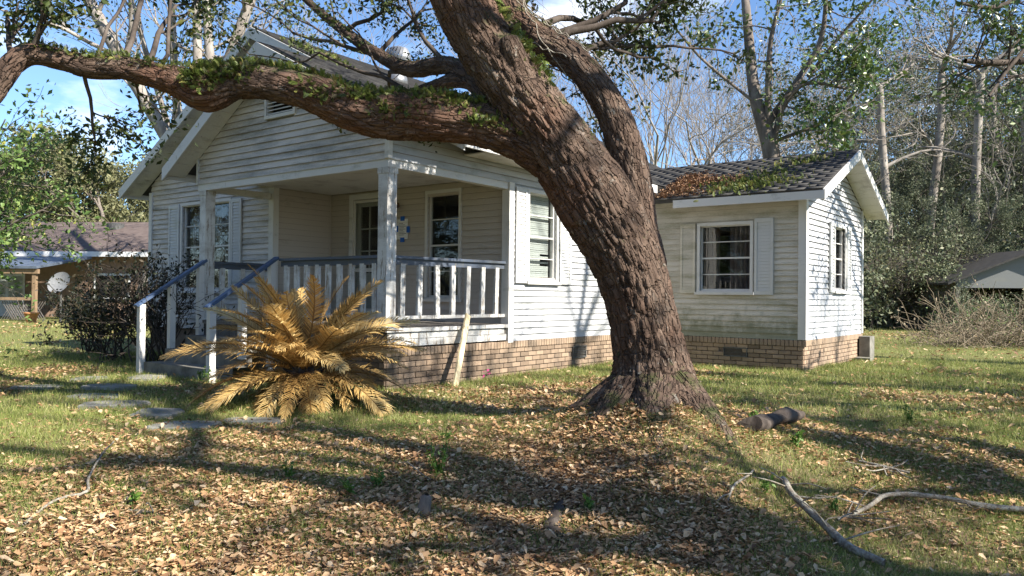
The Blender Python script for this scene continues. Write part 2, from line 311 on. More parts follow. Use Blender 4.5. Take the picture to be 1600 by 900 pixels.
M['privet'] = leafmat('privet_leaf', [(0, (.08, .15, .045)), (.5, (.15, .24, .07)), (.9, (.24, .33, .10)), (1, (.40, .38, .08))], .45, .35)
M['evergreen'] = leafmat('evergreen_leaf', [(0, (.055, .07, .04)), (.5, (.11, .13, .072)), (.85, (.18, .20, .115)), (1, (.28, .27, .17))])
M['greygreen'] = leafmat('grey_green_leaf', [(0, (.06, .07, .045)), (.5, (.11, .125, .075)), (.9, (.18, .19, .12)), (1, (.26, .24, .16))])
M['olive'] = leafmat('olive_leaf', [(0, (.08, .085, .04)), (.5, (.15, .155, .07)), (1, (.25, .24, .12))])
M['shrubleaf'] = leafmat('dark_shrub_leaf', [(0, (.012, .018, .010)), (.6, (.03, .036, .018)), (1, (.07, .05, .03))], .5, .15)
M['fern'] = leafmat('resurrection_fern', [(0, (.10, .065, .03)), (.15, (.04, .06, .014)), (.5, (.075, .105, .022)), (.85, (.15, .19, .04)), (1, (.26, .22, .07))], .5, .3)
M['litter'] = leafmat('dead_leaf', [(0, (.13, .07, .036)), (.25, (.29, .16, .08)), (.55, (.45, .27, .135)), (.8, (.54, .36, .20)), (1, (.60, .46, .30))], .6, .12)
M['rooflitter'] = leafmat('roof_leaf', [(0, (.10, .05, .03)), (.5, (.24, .13, .07)), (1, (.40, .26, .15))], .7, .05)
M['grass'] = leafmat('winter_grass', [(0, (.10, .145, .03)), (.4, (.19, .24, .055)), (.7, (.31, .33, .095)), (1, (.50, .43, .21))], .5, .3)
M['weed'] = leafmat('weed_leaf', [(0, (.05, .11, .02)), (.6, (.10, .19, .035)), (1, (.17, .26, .05))], .5, .35)
M['deadgrass'] = leafmat('dead_stems', [(0, (.12, .09, .06)), (.5, (.24, .19, .13)), (1, (.36, .30, .21))], .8, .1)
M['frond'] = leafmat('dead_palm_leaflet', [(0, (.20, .11, .035)), (.3, (.43, .26, .085)), (.7, (.59, .40, .15)), (1, (.69, .53, .25))], .5, .22, .35)
M['petal'] = leafmat('pink_petal', [(0, (.6, .04, .25)), (1, (.75, .10, .35))], .5, .2)
M['redroof'] = simple('brown_roof', [(.3, (.085, .062, .055)), (.7, (.14, .108, .095))], 3, rough=.9)
M['tanbrick'] = simple('tan_wall', [(.3, (.24, .155, .11)), (.7, (.35, .24, .175))], 6, rough=.9)
M['bluetarp'] = simple('blue_metal_roof', [(.3, (.07, .09, .12)), (.7, (.12, .145, .185))], 2, rough=.5)
M['woodpost'] = simple('orange_wood', [(.3, (.20, .13, .075)), (.7, (.30, .21, .13))], 5, (4, 4, .6))
M['greywood'] = simple('grey_wood', [(.3, (.09, .08, .07)), (.7, (.22, .2, .18))], 5, (3, 3, .5), .9)
M['shedwall'] = painted('shed_wall', (.17, .175, .175), ((.15, .15, .14), (.2, .2, .18)), .6, .95)
M['white'] = simple('white_paint', [(.3, (.66, .66, .65)), (.7, (.78, .78, .77))], 4, rough=.5, bmp=0)
M['terracotta'] = simple('terracotta', [(.3, (.42, .19, .08)), (.7, (.55, .28, .13))], 8)
M['dish'] = simple('dish_metal', [(.3, (.17, .175, .18)), (.7, (.25, .255, .26))], 8, rough=.6)
def ground_mat():
    m, t, b = base_mat('lawn_ground', .95, .1)
    a = noise(t, .55, detail=6, rough=.62); f = noise(t, 9, detail=8, rough=.7, loc=(2, 7, 0)); ff = noise(t, 60, detail=4, rough=.7, loc=(1, 1, 0))
    soil = ramp(t, [(.3, (.07, .05, .034)), (.5, (.17, .12, .078)), (.7, (.32, .235, .15))]); t.links.new(f.outputs['Fac'], soil.inputs[0])
    gr = ramp(t, [(.3, (.07, .085, .024)), (.5, (.15, .165, .05)), (.7, (.28, .265, .11))]); t.links.new(ff.outputs['Fac'], gr.inputs[0])
    k = ramp(t, [(.40, (0, 0, 0)), (.58, (1, 1, 1))]); t.links.new(a.outputs['Fac'], k.inputs[0])
    g = t.nodes.new('ShaderNodeNewGeometry'); sp = t.nodes.new('ShaderNodeVectorMath'); sp.operation = 'DISTANCE'; t.links.new(g.outputs['Position'], sp.inputs[0]); sp.inputs[1].default_value = (-1.5, 4.5, 0)
    dr = t.nodes.new('ShaderNodeMapRange'); t.links.new(sp.outputs['Value'], dr.inputs[0]); dr.inputs[1].default_value = 3; dr.inputs[2].default_value = 11
    mxm = t.nodes.new('ShaderNodeMath'); mxm.operation = 'MAXIMUM'; ml = t.nodes.new('ShaderNodeMath'); ml.operation = 'MULTIPLY'; ml.inputs[1].default_value = .8
    t.links.new(dr.outputs[0], ml.inputs[0]); t.links.new(k.outputs[0], mxm.inputs[0]); t.links.new(ml.outputs[0], mxm.inputs[1])
    pd = t.nodes.new('ShaderNodeVectorMath'); pd.operation = 'DISTANCE'; t.links.new(g.outputs['Position'], pd.inputs[0]); pd.inputs[1].default_value = (-2.6, 5.1, 0); pm = t.nodes.new('ShaderNodeMapRange'); t.links.new(pd.outputs['Value'], pm.inputs[0]); pm.inputs[1].default_value = .5; pm.inputs[2].default_value = 2.2; m3 = t.nodes.new('ShaderNodeMath'); m3.operation = 'MULTIPLY'; t.links.new(mxm.outputs[0], m3.inputs[0]); t.links.new(pm.outputs[0], m3.inputs[1])
    c = mixc(t, m3.outputs[0], soil.outputs[0], gr.outputs[0]); t.links.new(c, b.inputs['Base Color']); bump(t, b, f.outputs['Fac'], .7, .03); return m
M['ground'] = ground_mat()

# ------------------------------------------------------------------ ground
def build_ground():
    dd = np.concatenate([np.arange(-40, 1, 4.), np.arange(1, 14, .09), np.arange(14, 40, .6), np.geomspace(40, 3000, 40)])
    ll = np.concatenate([-np.geomspace(2500, 9.05, 40), np.arange(-9, 9, .09), np.geomspace(9.05, 2500, 40)])
    D, L = np.meshgrid(dd, ll, indexing='ij'); v2 = Vw[:2]/np.linalg.norm(Vw[:2])
    X = D*v2[0]+L*_r[0]; Y = D*v2[1]+L*_r[1]; V = np.stack([X, Y, gz(X, Y)], -1).reshape(-1, 3)
    m = len(ll); i = (np.arange(len(dd)-1)*m)[:, None]; j = np.arange(m-1)[None]
    Fc = np.stack([i+j, i+m+j, i+m+j+1, i+j+1], -1).reshape(-1, 4)[:, ::-1]
    o = link('ground', mesh('ground', V, Fc, M['ground'], True), (0, 0, 0)); tag(o, kind='structure')
build_ground()
# ------------------------------------------------------------------ the house
SX, PF, HB, HL, WF, WX, WB = -7.38, 7.05, 9.68, 8.41, 13.55, -4.06, 17.40   # wall planes
LX, RX = -15.83, -11.67                   # left end of the house, left side of the porch recess
BKY = 18.6
FB, FP, BT = .54, .80, 3.0                # siding bottom, porch floor, beam bottom
house = thing('house', (-9.6, 11.0, 0), 'old white wooden house with corner porch, mildewed siding and small side wing', 'house')
rng = np.random.default_rng(5); random.seed(5)
def cutout(ua, ub, z, holes):
    iv = [(ua, ub)]
    for h0, h1, z0, z1 in holes:
        if z0 < z < z1:
            nv = []
            for a, b in iv:
                if h1 <= a or h0 >= b: nv.append((a, b)); continue
                if h0 > a: nv.append((a, h0))
                if h1 < b: nv.append((h1, b))
            iv = nv
    return iv
def siding(O, u, n, z0, z1, uf, holes, mat, e=.1, label=None, boards=True):
    """one wall: a solid core plus one lapped board after the other"""
    O = A([*O, 0.]); u = A([*u, 0.]); n = A([*n, 0.]); Z = A([0, 0, 1.]); core = MB(); bl = []
    z = z0
    while z < z1-.015:
        zt = min(z+e, z1); zm = (z+zt)/2; a0, b0 = uf(z); a1, b1 = uf(zt); am, bm = uf(zm)
        for a, b in cutout(am, bm, zm, holes):
            if b-a < .03: continue
            la, lb = (a0 if a == am else a), (b0 if b == bm else b); ta, tb = (a1 if a == am else a), (b1 if b == bm else b)
            def P(uu, off, zz): return O+u*uu+n*off+Z*zz
            core.hexa([P(la, -.10, z), P(lb, -.10, z), P(lb, -.002, z), P(la, -.002, z), P(ta, -.10, zt), P(tb, -.10, zt), P(tb, -.002, zt), P(ta, -.002, zt)])
            j = random.uniform(-.002, .003); k = random.uniform(-.002, .002)
            g0 = .90; mid = lambda uu0, uu1: uu0*(1-g0)+uu1*g0; zq = z*(1-g0)+zt*g0; oq = (.030+j)*(1-g0)+.003*g0
            bl.append([P(la, 0, z), P(lb, 0, z), P(lb, .030+j, z-.008+k), P(la, .030+j, z-.008-k), P(mid(la, ta), 0, zq), P(mid(lb, tb), 0, zq), P(mid(lb, tb), oq, zq), P(mid(la, ta), oq, zq), P(ta, 0, zt), P(tb, 0, zt), P(tb, .003, zt), P(ta, .003, zt)])
        z = zt
    w = core.build('wall', mat, house)
    if label: w['label'] = label
    if boards:
        for P12 in bl:
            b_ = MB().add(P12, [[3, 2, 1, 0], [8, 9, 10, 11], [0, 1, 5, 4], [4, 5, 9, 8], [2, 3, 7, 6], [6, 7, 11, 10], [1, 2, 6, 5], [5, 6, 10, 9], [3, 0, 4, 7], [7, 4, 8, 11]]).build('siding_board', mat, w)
            b_.data.materials.append(M['lap_line']); b_.data.polygons[0].material_index = 1; b_.data.polygons[5].material_index = 1
    return w
def flat(lo, hi): return lambda z: (lo, hi)
def trim(name, lo, hi, mat=None, parent=None): return MB().box(lo, hi).build(name, mat or M['trim'], parent or house)
class Wall:                                # local frame of a wall for windows, doors, shutters
    def __init__(s, O, u, n): s.O = A([*O, 0.]); s.u = A([*u, 0.]); s.n = A([*n, 0.])
    def p(s, u, off, z): return s.O+s.u*u+s.n*off+A([0, 0, z])
    def bx(s, mb, u0, u1, o0, o1, z0, z1):
        return mb.hexa([s.p(u0, o0, z0), s.p(u1, o0, z0), s.p(u1, o1, z0), s.p(u0, o1, z0), s.p(u0, o0, z1), s.p(u1, o0, z1), s.p(u1, o1, z1), s.p(u0, o1, z1)])
def window(w, u0, u1, z0, z1, rows=4, cols=1, casing=.055, inside=None, mats='trim', zmid=None):
    f = MB(); c = casing; m = M[mats]
    w.bx(f, u0-c, u0, -.10, .045, z0-c, z1+c); w.bx(f, u1, u1+c, -.10, .045, z0-c, z1+c)
    w.bx(f, u0, u1, -.10, .045, z1, z1+c); w.bx(f, u0, u1, -.10, .045, z0-c, z0)
    fo = f.build('window', m, house)
    w.bx(MB(), u0-c-.03, u1+c+.03, .0455, .085, z0-c-.02, z0-c+.03).build('sill', m, fo)
    b = MB(); t = .020                      # sash frame: stiles and rails
    w.bx(b, u0, u0+t, -.075, -.02, z0, z1); w.bx(b, u1-t, u1, -.075, -.02, z0, z1); w.bx(b, u0+t, u1-t, -.075, -.02, z0, z0+t+.012); w.bx(b, u0+t, u1-t, -.075, -.02, z1-t, z1)
    b.build('sash', m, fo)
    for i in range(1, rows):
        zz = z0+(z1-z0)*i/rows; th = .014 if i*2 == rows else .007
        w.bx(MB(), u0+t, u1-t, -.068, -.022, zz-th, zz+th).build('meeting_rail' if i*2 == rows else 'muntin', m, fo)
    for i in range(rows):
        for j in range(cols):
            za, zb = z0+(z1-z0)*i/rows, z0+(z1-z0)*(i+1)/rows; ua, ub = u0+(u1-u0)*j/cols, u0+(u1-u0)*(j+1)/cols
            w.bx(MB(), ua+.004, ub-.004, -.052, -.048, za+.004, zb-.004).build('pane', M['glass'], fo)
    for j in range(1, cols):
        uu = u0+(u1-u0)*j/cols; w.bx(MB(), uu-.01, uu+.01, -.066, -.024, z0+t, z1-t).build('muntin', m, fo)
    if inside == 'blind':
        bb = MB(); zz = z0+.02; k = 0
        while zz < z1-.02:
            if k not in (6, 7): w_ = 0
            o = 0 if k > 16 or k < 5 else .08*(k in (7, 9, 10, 12))
            w.bx(bb, u0+.03, u1-.03-o*3, -.135, -.115, zz, zz+.027+.003*math.sin(k*1.7)); zz += .032; k += 1
        tag(bb.build('venetian_blind', M['blind'], fo), kind='stuff')
    if inside == 'curtain':
        for a, bq in ((u0+.02, u0+(u1-u0)*.30), (u0+(u1-u0)*.50, u1-.02)):
            us = np.linspace(a, bq, 40); off = -.22+.030*np.sin(us*68)+.012*np.sin(us*151)
            V = [w.p(x, o, z) for z in (z0-.05, z1+.05) for x, o in zip(us, off)]
            part('curtain', V, [[i, i+1, 41+i, 40+i] for i in range(39)], M['curtain'], fo, True)
    return fo
def shutter(w, u0, u1, z0, z1, off=.03, mat='shutter', solid=False):
    f = MB(); t = .045; o1 = off+.03
    w.bx(f, u0, u0+t, off, o1, z0, z1); w.bx(f, u1-t, u1, off, o1, z0, z1); w.bx(f, u0+t, u1-t, off, o1, z0, z0+.07); w.bx(f, u0+t, u1-t, off, o1, z1-.07, z1)
    w.bx(f, u0+t, u1-t, off, off+.006, z0+.07, z1-.07)
    so_ = f.build('shutter', M[mat], house)
    n = max(6, int((z1-z0-.14)/.055)); h = (z1-z0-.14)/n
    d = .012 if solid else .02
    for i in range(n):
        z = z0+.07+h*i
        MB().hexa([w.p(u0+t, off+.006, z+.003), w.p(u1-t, off+.006, z+.003), w.p(u1-t, off+.006+d, z+.001), w.p(u0+t, off+.006+d, z+.001), w.p(u0+t, off+.006, z+h), w.p(u1-t, off+.006, z+h), w.p(u1-t, off+.012, z+h-.002), w.p(u0+t, off+.012, z+h-.002)]).build('louvre', M[mat], so_)
    return so_
# --- walls
wL = Wall((0, HL), (1, 0), (0, -1)); wB = Wall((0, HB), (1, 0), (0, -1)); wS = Wall((SX, 0), (0, 1), (1, 0)); wW = Wall((0, WF), (1, 0), (0, -1)); wG = Wall((WX, 0), (0, 1), (1, 0)); wP = Wall((0, PF), (1, 0), (0, -1))
AX, AZ, SL, SLR = -11.79, 5.86, .553, .50           # main ridge and slope
def main_uf(z):
    w_ = (AZ-.16-z)/SL; return max(LX, AX-w_), min(RX, AX+w_)
hl = (-14.60, -12.98, 1.30, 2.95)
siding((0, HL), (1, 0), (0, -1), FB, 5.6, main_uf, [hl], M['siding_front'], label='grimy white lapped siding of the front gable')
# upper main gable to the right of the recess, above the porch ceiling
siding((0, HL), (1, 0), (0, -1), 3.35, 5.3, lambda z: (RX, max(RX+.01, min(SX, AX+(AZ-.16-z)/SLR))), [], M['siding_front'], boards=False)
siding((RX, 0), (0, 1), (1, 0), FP, 3.12, flat(HL, HB), [], M['siding_porch'])
hd = (-11.0, -10.05, FP, 2.96); hp = (-9.13, -8.43, 1.20, 2.94)
siding((0, HB), (1, 0), (0, -1), FP, 3.12, flat(RX, SX-.001), [hd, hp], M['siding_porch'], label='beige-white siding at the back of the porch')
hs = (10.12, 10.90, 1.50, 2.90)
siding((SX, 0), (0, 1), (1, 0), FB, BT, flat(HB-.02, WF), [hs], M['siding'], label='sunlit white siding on the side wall')
siding((SX, 0), (0, 1), (1, 0), BT, 3.50, flat(PF, WF), [], M['siding'])
PA, PZ, PSL, PSR = -9.72, 4.86, .64, .50  # porch gable apex
def porch_uf(z): return max(-11.78, PA-(PZ-.12-z)/PSL), min(SX-.001, PA+(PZ-.12-z)/PSR)
siding((0, PF), (1, 0), (0, -1), BT, 4.66, porch_uf, [(-9.95, -9.30, 3.85, 4.22)], M['siding_front'], label='mildewed white siding of the porch gable')
hw = (-5.93, -4.99, 1.37, 2.55)
siding((0, WF), (1, 0), (0, -1), FB, 3.06, flat(SX, WX-.001), [hw], M['siding_wing'], label='shaded siding of the wing stained green and yellow')
hg = (15.30, 16.02, 1.42, 2.60)
WAY, WAZ, WSL = 15.5, 4.04, .43
siding((WX, 0), (0, 1), (1, 0), FB, 3.86, lambda z: (max(WF, WAY-(WAZ-.14-z)/WSL), min(WB, WAY+(WAZ-.14-z)/WSL)), [hg], M['siding'], label='sunlit siding of the wing gable end')
# plain far sides that close the building
bk = MB().box((LX, HL+.05, FB), (LX+.1, BKY, 3.2)).box((LX, BKY, FB), (SX, BKY+.1, 3.2)).box((SX, WB, FB), (WX-.1, WB+.1, 3.0)).box((SX-.1, WB+.1, FB), (SX, BKY, 3.2))
bk.build('wall', M['siding_front'], house)
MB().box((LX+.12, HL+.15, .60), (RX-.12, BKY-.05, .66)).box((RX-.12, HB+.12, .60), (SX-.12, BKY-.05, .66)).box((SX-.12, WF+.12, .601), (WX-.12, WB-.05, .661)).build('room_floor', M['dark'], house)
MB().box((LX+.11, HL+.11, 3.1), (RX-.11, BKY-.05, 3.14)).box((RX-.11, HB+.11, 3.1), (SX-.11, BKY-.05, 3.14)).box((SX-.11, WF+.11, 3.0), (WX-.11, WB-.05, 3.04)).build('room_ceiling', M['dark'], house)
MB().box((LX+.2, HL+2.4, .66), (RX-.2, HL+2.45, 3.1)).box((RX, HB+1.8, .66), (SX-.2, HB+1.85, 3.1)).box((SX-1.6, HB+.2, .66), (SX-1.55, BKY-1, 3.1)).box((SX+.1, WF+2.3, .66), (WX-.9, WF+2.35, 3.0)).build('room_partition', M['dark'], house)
# --- corner boards and trim
trim('corner_board', (SX-.002, HB-.10, FB-.03), (SX+.045, HB+.03, BT-.002)); trim('corner_board', (SX-.10, HB-.10, FP), (SX-.004, HB-.03, BT-.002))
trim('corner_board', (WX-.09, WF-.045, FB), (WX+.012, WF-.0005, 3.06)); trim('corner_board', (WX+.0125, WF-.045, FB), (WX+.045, WF+.07, 3.08))
trim('corner_board', (WX+.002, WB-.07, FB), (WX+.045, WB+.03, 3.08)); trim('corner_board', (LX-.045, HL-.045, FB), (LX+.07, HL+.07, 3.3))
trim('corner_board', (RX-.09, HL-.045, FP-.2), (RX+.012, HL-.0005, 3.12)); trim('corner_board', (RX+.0125, HL-.045, FP-.2), (RX+.045, HL+.07, 3.12))
trim('corner_bead', (RX+.026, HB-.045, FP), (RX+.045, HB-.026, 3.1), M['siding_porch'])
trim('corner_board', (SX-.03, PF-.04, BT-.004), (SX+.042, PF+.035, 3.36)); trim('corner_board', (-11.815, PF-.04, BT-.004), (-11.77, PF+.04, 3.60))
trim('porch_beam', (-11.80, PF-.012, BT-.11), (SX+.012, PF+.11, BT-.004), M['trim']); trim('porch_beam', (SX-.11, PF+.112, BT-.11), (SX+.012, HB-.102, BT-.004), M['trim'])
trim('porch_beam', (-11.80, PF+.112, BT-.11), (-11.69, HL-.047, BT-.004), M['trim'])
pc = MB()
for i in range(12): pc.box((-11.69+i*.357, PF+.111, 3.10), (-11.69+i*.357+.354, HB-.03, 3.118))
pc.build('porch_ceiling', M['soffit'], house)
# --- windows, shutters, door
window(wL, *hl, rows=4, cols=2, inside='curtain'); shutter(wL, -15.07, -14.69, 1.25, 2.98); shutter(wL, -12.89, -12.58, 1.25, 2.98)
window(wB, *hp, rows=4); window(wS, *hs, rows=4, inside='blind'); shutter(wS, 9.745, 10.035, 1.44, 2.95); shutter(wS, 10.985, 11.33, 1.44, 2.95)
window(wW, *hw, rows=4, inside='curtain'); shutter(wW, -6.31, -6.015, 1.32, 2.60, mat='siding_wing'); shutter(wW, -4.905, -4.575, 1.30, 2.64, solid=True)
window(wG, *hg, rows=4, inside='curtain'); shutter(wG, 14.93, 15.22, 1.36, 2.66); shutter(wG, 16.10, 16.39, 1.36, 2.66)
df = MB(); wB.bx(df, hd[0]-.10, hd[0], -.1, .05, FP, hd[3]+.10); wB.bx(df, hd[1], hd[1]+.10, -.1, .05, FP, hd[3]+.10); wB.bx(df, hd[0], hd[1], -.1, .05, hd[3], hd[3]+.10)
dfo = df.build('door_frame', M['trim'], house)
dp = MB(); a, b = hd[0], hd[1]; wB.bx(dp, a, a+.13, -.075, -.03, FP+.02, hd[3]); wB.bx(dp, b-.13, b, -.075, -.03, FP+.02, hd[3])
wB.bx(dp, a+.13, b-.13, -.075, -.03, FP+.02, 1.62); wB.bx(dp, a+.13, b-.13, -.075, -.03, hd[3]-.13, hd[3])
door = dp.build('door', M['door'], house)
for i in range(3):
    for j in range(3):
        u0_, u1_ = a+.13+(b-a-.26)*i/3, a+.13+(b-a-.26)*(i+1)/3; z0_, z1_ = 1.62+(hd[3]-.13-1.62)*j/3, 1.62+(hd[3]-.13-1.62)*(j+1)/3
        wB.bx(MB(), u0_+.003, u1_-.003, -.055, -.05, z0_+.003, z1_-.003).build('pane', M['glass'], door)
for i in (1, 2):
    uu = a+.13+(b-a-.26)*i/3; wB.bx(MB(), uu-.012, uu+.012, -.067, -.037, 1.62, hd[3]-.13).build('muntin', M['door'], door)
    zz = 1.62+(hd[3]-.13-1.62)*i/3; wB.bx(MB(), a+.13, b-.13, -.066, -.038, zz-.012, zz+.012).build('muntin', M['door'], door)
kn = MB(); kn.tube([wB.p(b-.07, -.03, 1.5), wB.p(b-.07, .0, 1.5), wB.p(b-.07, .02, 1.5), wB.p(b-.07, .05, 1.5)], [.022, .012, .03, .018], 10); kn.build('door_knob', M['lamp_brass'], door, True)
sdr = MB()                                # aluminium storm door in front of it
wB.bx(sdr, a+.005, a+.05, .003, .03, FP+.02, hd[3]-.01); wB.bx(sdr, b-.05, b-.005, .003, .03, FP+.02, hd[3]-.01); wB.bx(sdr, a+.05, b-.05, .003, .03, 1.64, 1.71); wB.bx(sdr, a+.05, b-.05, .003, .03, hd[3]-.06, hd[3]-.01); wB.bx(sdr, a+.05, b-.05, .003, .03, FP+.02, FP+.18)
sdo = sdr.build('storm_door', M['door'], house)
wB.bx(MB(), a+.05, b-.05, .012, .016, FP+.18, 1.64).build('pane', M['glass'], sdo); wB.bx(MB(), a+.05, b-.05, .012, .016, 1.71, hd[3]-.06).build('pane', M['glass'], sdo)
lm = MB(); q = wB.p(-9.86, 0, 2.80); lm.tube([q+A([0, -.02, 0]), q+A([0, -.05, 0])], [.05, .045], 10); lm.tube([q+A([0, -.03, .02]), q+A([0, -.10, .06]), q+A([0, -.13, 0])], [.010, .010, .010], 6); lm.tube([q+A([0, -.13, .01]), q+A([0, -.13, -.03]), q+A([0, -.13, -.11]), q+A([0, -.13, -.14])], [.02, .05, .04, .012], 10)
lm.build('porch_lamp', M['lamp_brass'], house, True)
# gable louvre vent
vf = MB(); wP.bx(vf, -9.99, -9.94, -.05, .05, 3.82, 4.25); wP.bx(vf, -9.31, -9.26, -.05, .05, 3.82, 4.25); wP.bx(vf, -9.94, -9.31, -.05, .05, 4.20, 4.25); wP.bx(vf, -9.94, -9.31, -.05, .05, 3.82, 3.87)
vo = vf.build('gable_vent', M['trim'], house); wP.bx(MB(), -9.94, -9.31, -.09, -.08, 3.86, 4.21).build('vent_back', M['dark'], vo)
for i in range(6):
    z = 3.885+i*.054; MB().hexa([wP.p(-9.94, .03, z), wP.p(-9.31, .03, z), wP.p(-9.31, -.03, z+.03), wP.p(-9.94, -.03, z+.03), wP.p(-9.94, .03, z+.012), wP.p(-9.31, .03, z+.012), wP.p(-9.31, -.03, z+.042), wP.p(-9.94, -.03, z+.042)]).build('louvre', M['trim'], vo)
# --- porch floor, skirt, posts, railings, steps
fl = trim('porch_floor', (-11.62, PF-.05, FP-.05), (SX+.03, HB-.03, FP-.002), M['greywood'])
sk = part_holder = MB().box((SX-.06, PF+.03, FB+.005), (SX+.0, HB-.11, FP-.06)).box((-11.60, PF, .10), (SX-.062, PF+.05, FP-.06)).build('porch_skirt', M['greywood'], house)
for k, (z0_, z1_) in enumerate(((FB+.012, FB+.105), (FB+.112, FB+.195))):
    MB().box((SX+.001, PF+.01, z0_), (SX+.022-.004*k, HB-.12-.05*k, z1_)).build('skirt_board', M['peeling'], sk)
trim('floor_edge', (SX+.031, PF-.04, FP-.055), (SX+.052, HB-.11, FP-.004), M['peeling'])
def post(x, y, z0, z1, s=.17, mat='peeling'):
    p = MB(); h = s/2; c = .012
    for a_, b_ in ((z0, z0+.12), (z1-.12, z1)): p.box((x-h-c, y-h-c, a_), (x+h+c, y+h+c, b_))
    p = MB(); p.box((x-h, y-h, z0), (x+h, y+h, z1)); return p
for x, y in ((SX-.085, PF+.075), (-11.66, PF+.075)):
    po = post(x, y, FP-.001, BT-.111).build('porch_post', M['peeling'], house, base=True)
    b_ = MB().box((x-.095, y-.095, BT-.19), (x+.095, y+.095, BT-.112)).build('post_cap', M['peeling'], po)
def railing(p, q, n, ztop=1.75, zlow=.93, lean=.0, drop=0., skip=()):
    p = A(p, float); q = A(q, float); Z = A([0, 0, 1.]); d = (q-p)/np.linalg.norm(q-p); sd_ = A([-d[1], d[0], 0])
    r = MB().beam([*p, ztop-.02], [*q, ztop-.02+drop], .105, .04).beam([*p, ztop-.065], [*q, ztop-.065+drop], .04, .085) if False else None
    P3, Q3 = A([*p, ztop-.02]), A([*q, ztop-.02+drop])
    ro = MB().beam(P3, Q3, .11, .038).build('railing', M['rail_dark'], house)
    MB().beam(P3-Z*.062, Q3-Z*.062, .035, .08).build('sub_rail', M['rail_dark'], ro)
    MB().beam([*p, zlow], [*q, zlow], .07, .045).build('bottom_rail', M['peeling'], ro)
    for i in range(n):
        if i in skip: continue
        t = (i+.5)/n; c = p+(q-p)*t; c3 = A([*c, 0.]); w_ = .045; jj = random.uniform(-.02, .02)
        bm = MB().beam([c[0]+d[0]*(jj+lean*0), c[1]+d[1]*(jj), zlow+.024], [c[0], c[1], ztop-.105+drop*t], .085, .04, up=(-d[1], d[0], 0)); bm.build('baluster', M['peeling'], ro)
    return ro
railing((SX-.06, PF+.165), (SX-.06, HB-.105), 7, drop=.02); railing((-9.66, PF+.06), (SX-.175, PF+.06), 9); railing((-11.66, PF+.165), (-11.66, HL-.05), 3)
def stair_rail(x):
    top, low = A([x, PF+.02, 1.76]), A([x, 5.93, 1.02])
    ro = MB().beam(top, low, .10, .04).build('stair_rail', M['rail_blue'], house)
    for y, zb in ((6.02, -.03), (6.50, .30), (6.98, .02)):
        zt = 1.02+(y-5.93)/(PF+.02-5.93)*.74-.03; MB().box((x-.045, y-.045, zb), (x+.045, y+.045, zt)).build('post', M['trim'], ro)
stair_rail(-9.72); stair_rail(-11.60)
for k, (y0, zt) in enumerate(((6.68, .56), (6.36, .37), (6.04, .18))):
    st = MB().box((-11.5, y0, zt-.18 if k else zt-.19), (-9.82, PF-.06-k*.004, zt)) if k == 0 else MB().box((-11.5-.02*k, y0, zt-.20), (-9.82+.02*k, y0+.36-.04*0, zt))
    st.build('step', M['concrete'], house)
# --- roofs
def slab(P4, th, mat, name='roof', label=None):
    P4 = [A(p, float) for p in P4]; n = np.cross(P4[1]-P4[0], P4[3]-P4[0]); n /= np.linalg.norm(n)
    if n[2] < 0: n = -n
    o = MB().hexa([p-n*th for p in P4]+P4).build(name, mat, house); 
    if label: o['label'] = label
    return o, n
def shingles(P4, roof, e=.14, tab=.31, keep=None):
    """P4: eave start, eave end, ridge end, ridge start"""
    a, b, c, d = [A(p, float) for p in P4]; n = np.cross(b-a, d-a); n /= np.linalg.norm(n); n = n if n[2] > 0 else -n
    L = np.linalg.norm(b-a); H = np.linalg.norm(d-a); u = (b-a)/L; s = (d-a)/H; mb_v = []; rows = int(H/e)+1
    r_ = np.random.default_rng(int(L*1000)); cnt = 0
    for r in range(rows):
        x = -(r % 2)*tab/2-.01+r_.uniform(-.02, .02)
        while x < L:
            x0, x1 = max(0, x), min(L, x+tab-.002); y0, y1 = r*e-.015, min(H, r*e+e*1.25)
            if x1-x0 > .03:
                lf = .0125+r_.uniform(0, .0015); ja = r_.uniform(-.004, .004)
                for xx, yy, hh in ((x0, y0+ja, lf-.003), (x1, y0+ja, lf-.003), (x1, y1, .001), (x0, y1, .001), (x0, y0+ja, lf), (x1, y0+ja, lf), (x1, y1, .003), (x0, y1, .003)): mb_v.append(a+u*xx+s*yy+n*hh)
                cnt += 1
            x += tab
    q = A([[3, 2, 1, 0], [4, 5, 6, 7], [0, 1, 5, 4], [1, 2, 6, 5], [2, 3, 7, 6], [3, 0, 4, 7]])
    Fc = (q[None]+(np.arange(cnt)*8)[:, None, None]).reshape(-1, 4)
    tag(part('shingles', A(mb_v), Fc, M['shingle'], roof), kind='stuff')
RY, EX = HL-.42, -6.88                    # front edge of the main roof, right eave
zE = AZ-SLR*(EX-AX); zEl = AZ-SL*(AX+16.30)
Pm = [(EX, RY, zE), (EX, BKY+.4, zE), (AX, BKY+.4, AZ), (AX, RY, AZ)]; ro, _ = slab(Pm, .09, M['roof_felt'], label='dark shingle slope facing the big tree'); shingles(Pm, ro)
Pl = [(-16.30, RY, zEl), (-16.30, BKY+.4, zEl), (AX, BKY+.4, AZ), (AX, RY, AZ)]; ro2, _ = slab(Pl, .09, M['roof_felt'])
PY = PF-.36; pzr = PZ-PSR*(-6.98-PA); pzl = PZ-PSL*(PA+12.22)
Pr = [(-6.98, PY, pzr), (-6.98, RY+1.2, pzr), (PA, RY+1.2, PZ), (PA, PY, PZ)]; ro3, _ = slab(Pr, .07, M['roof_felt'], label='shingle slope of the porch gable'); shingles(Pr, ro3)
Pq = [(-12.22, PY, pzl), (-12.22, RY+1.5, pzl), (PA, RY+1.5, PZ), (PA, PY, PZ)]; ro4, _ = slab(Pq, .07, M['roof_felt'])
wzf = WAZ-WSL*(WAY-13.18); wzb = WAZ-WSL*(17.82-WAY); WE = WX+.40
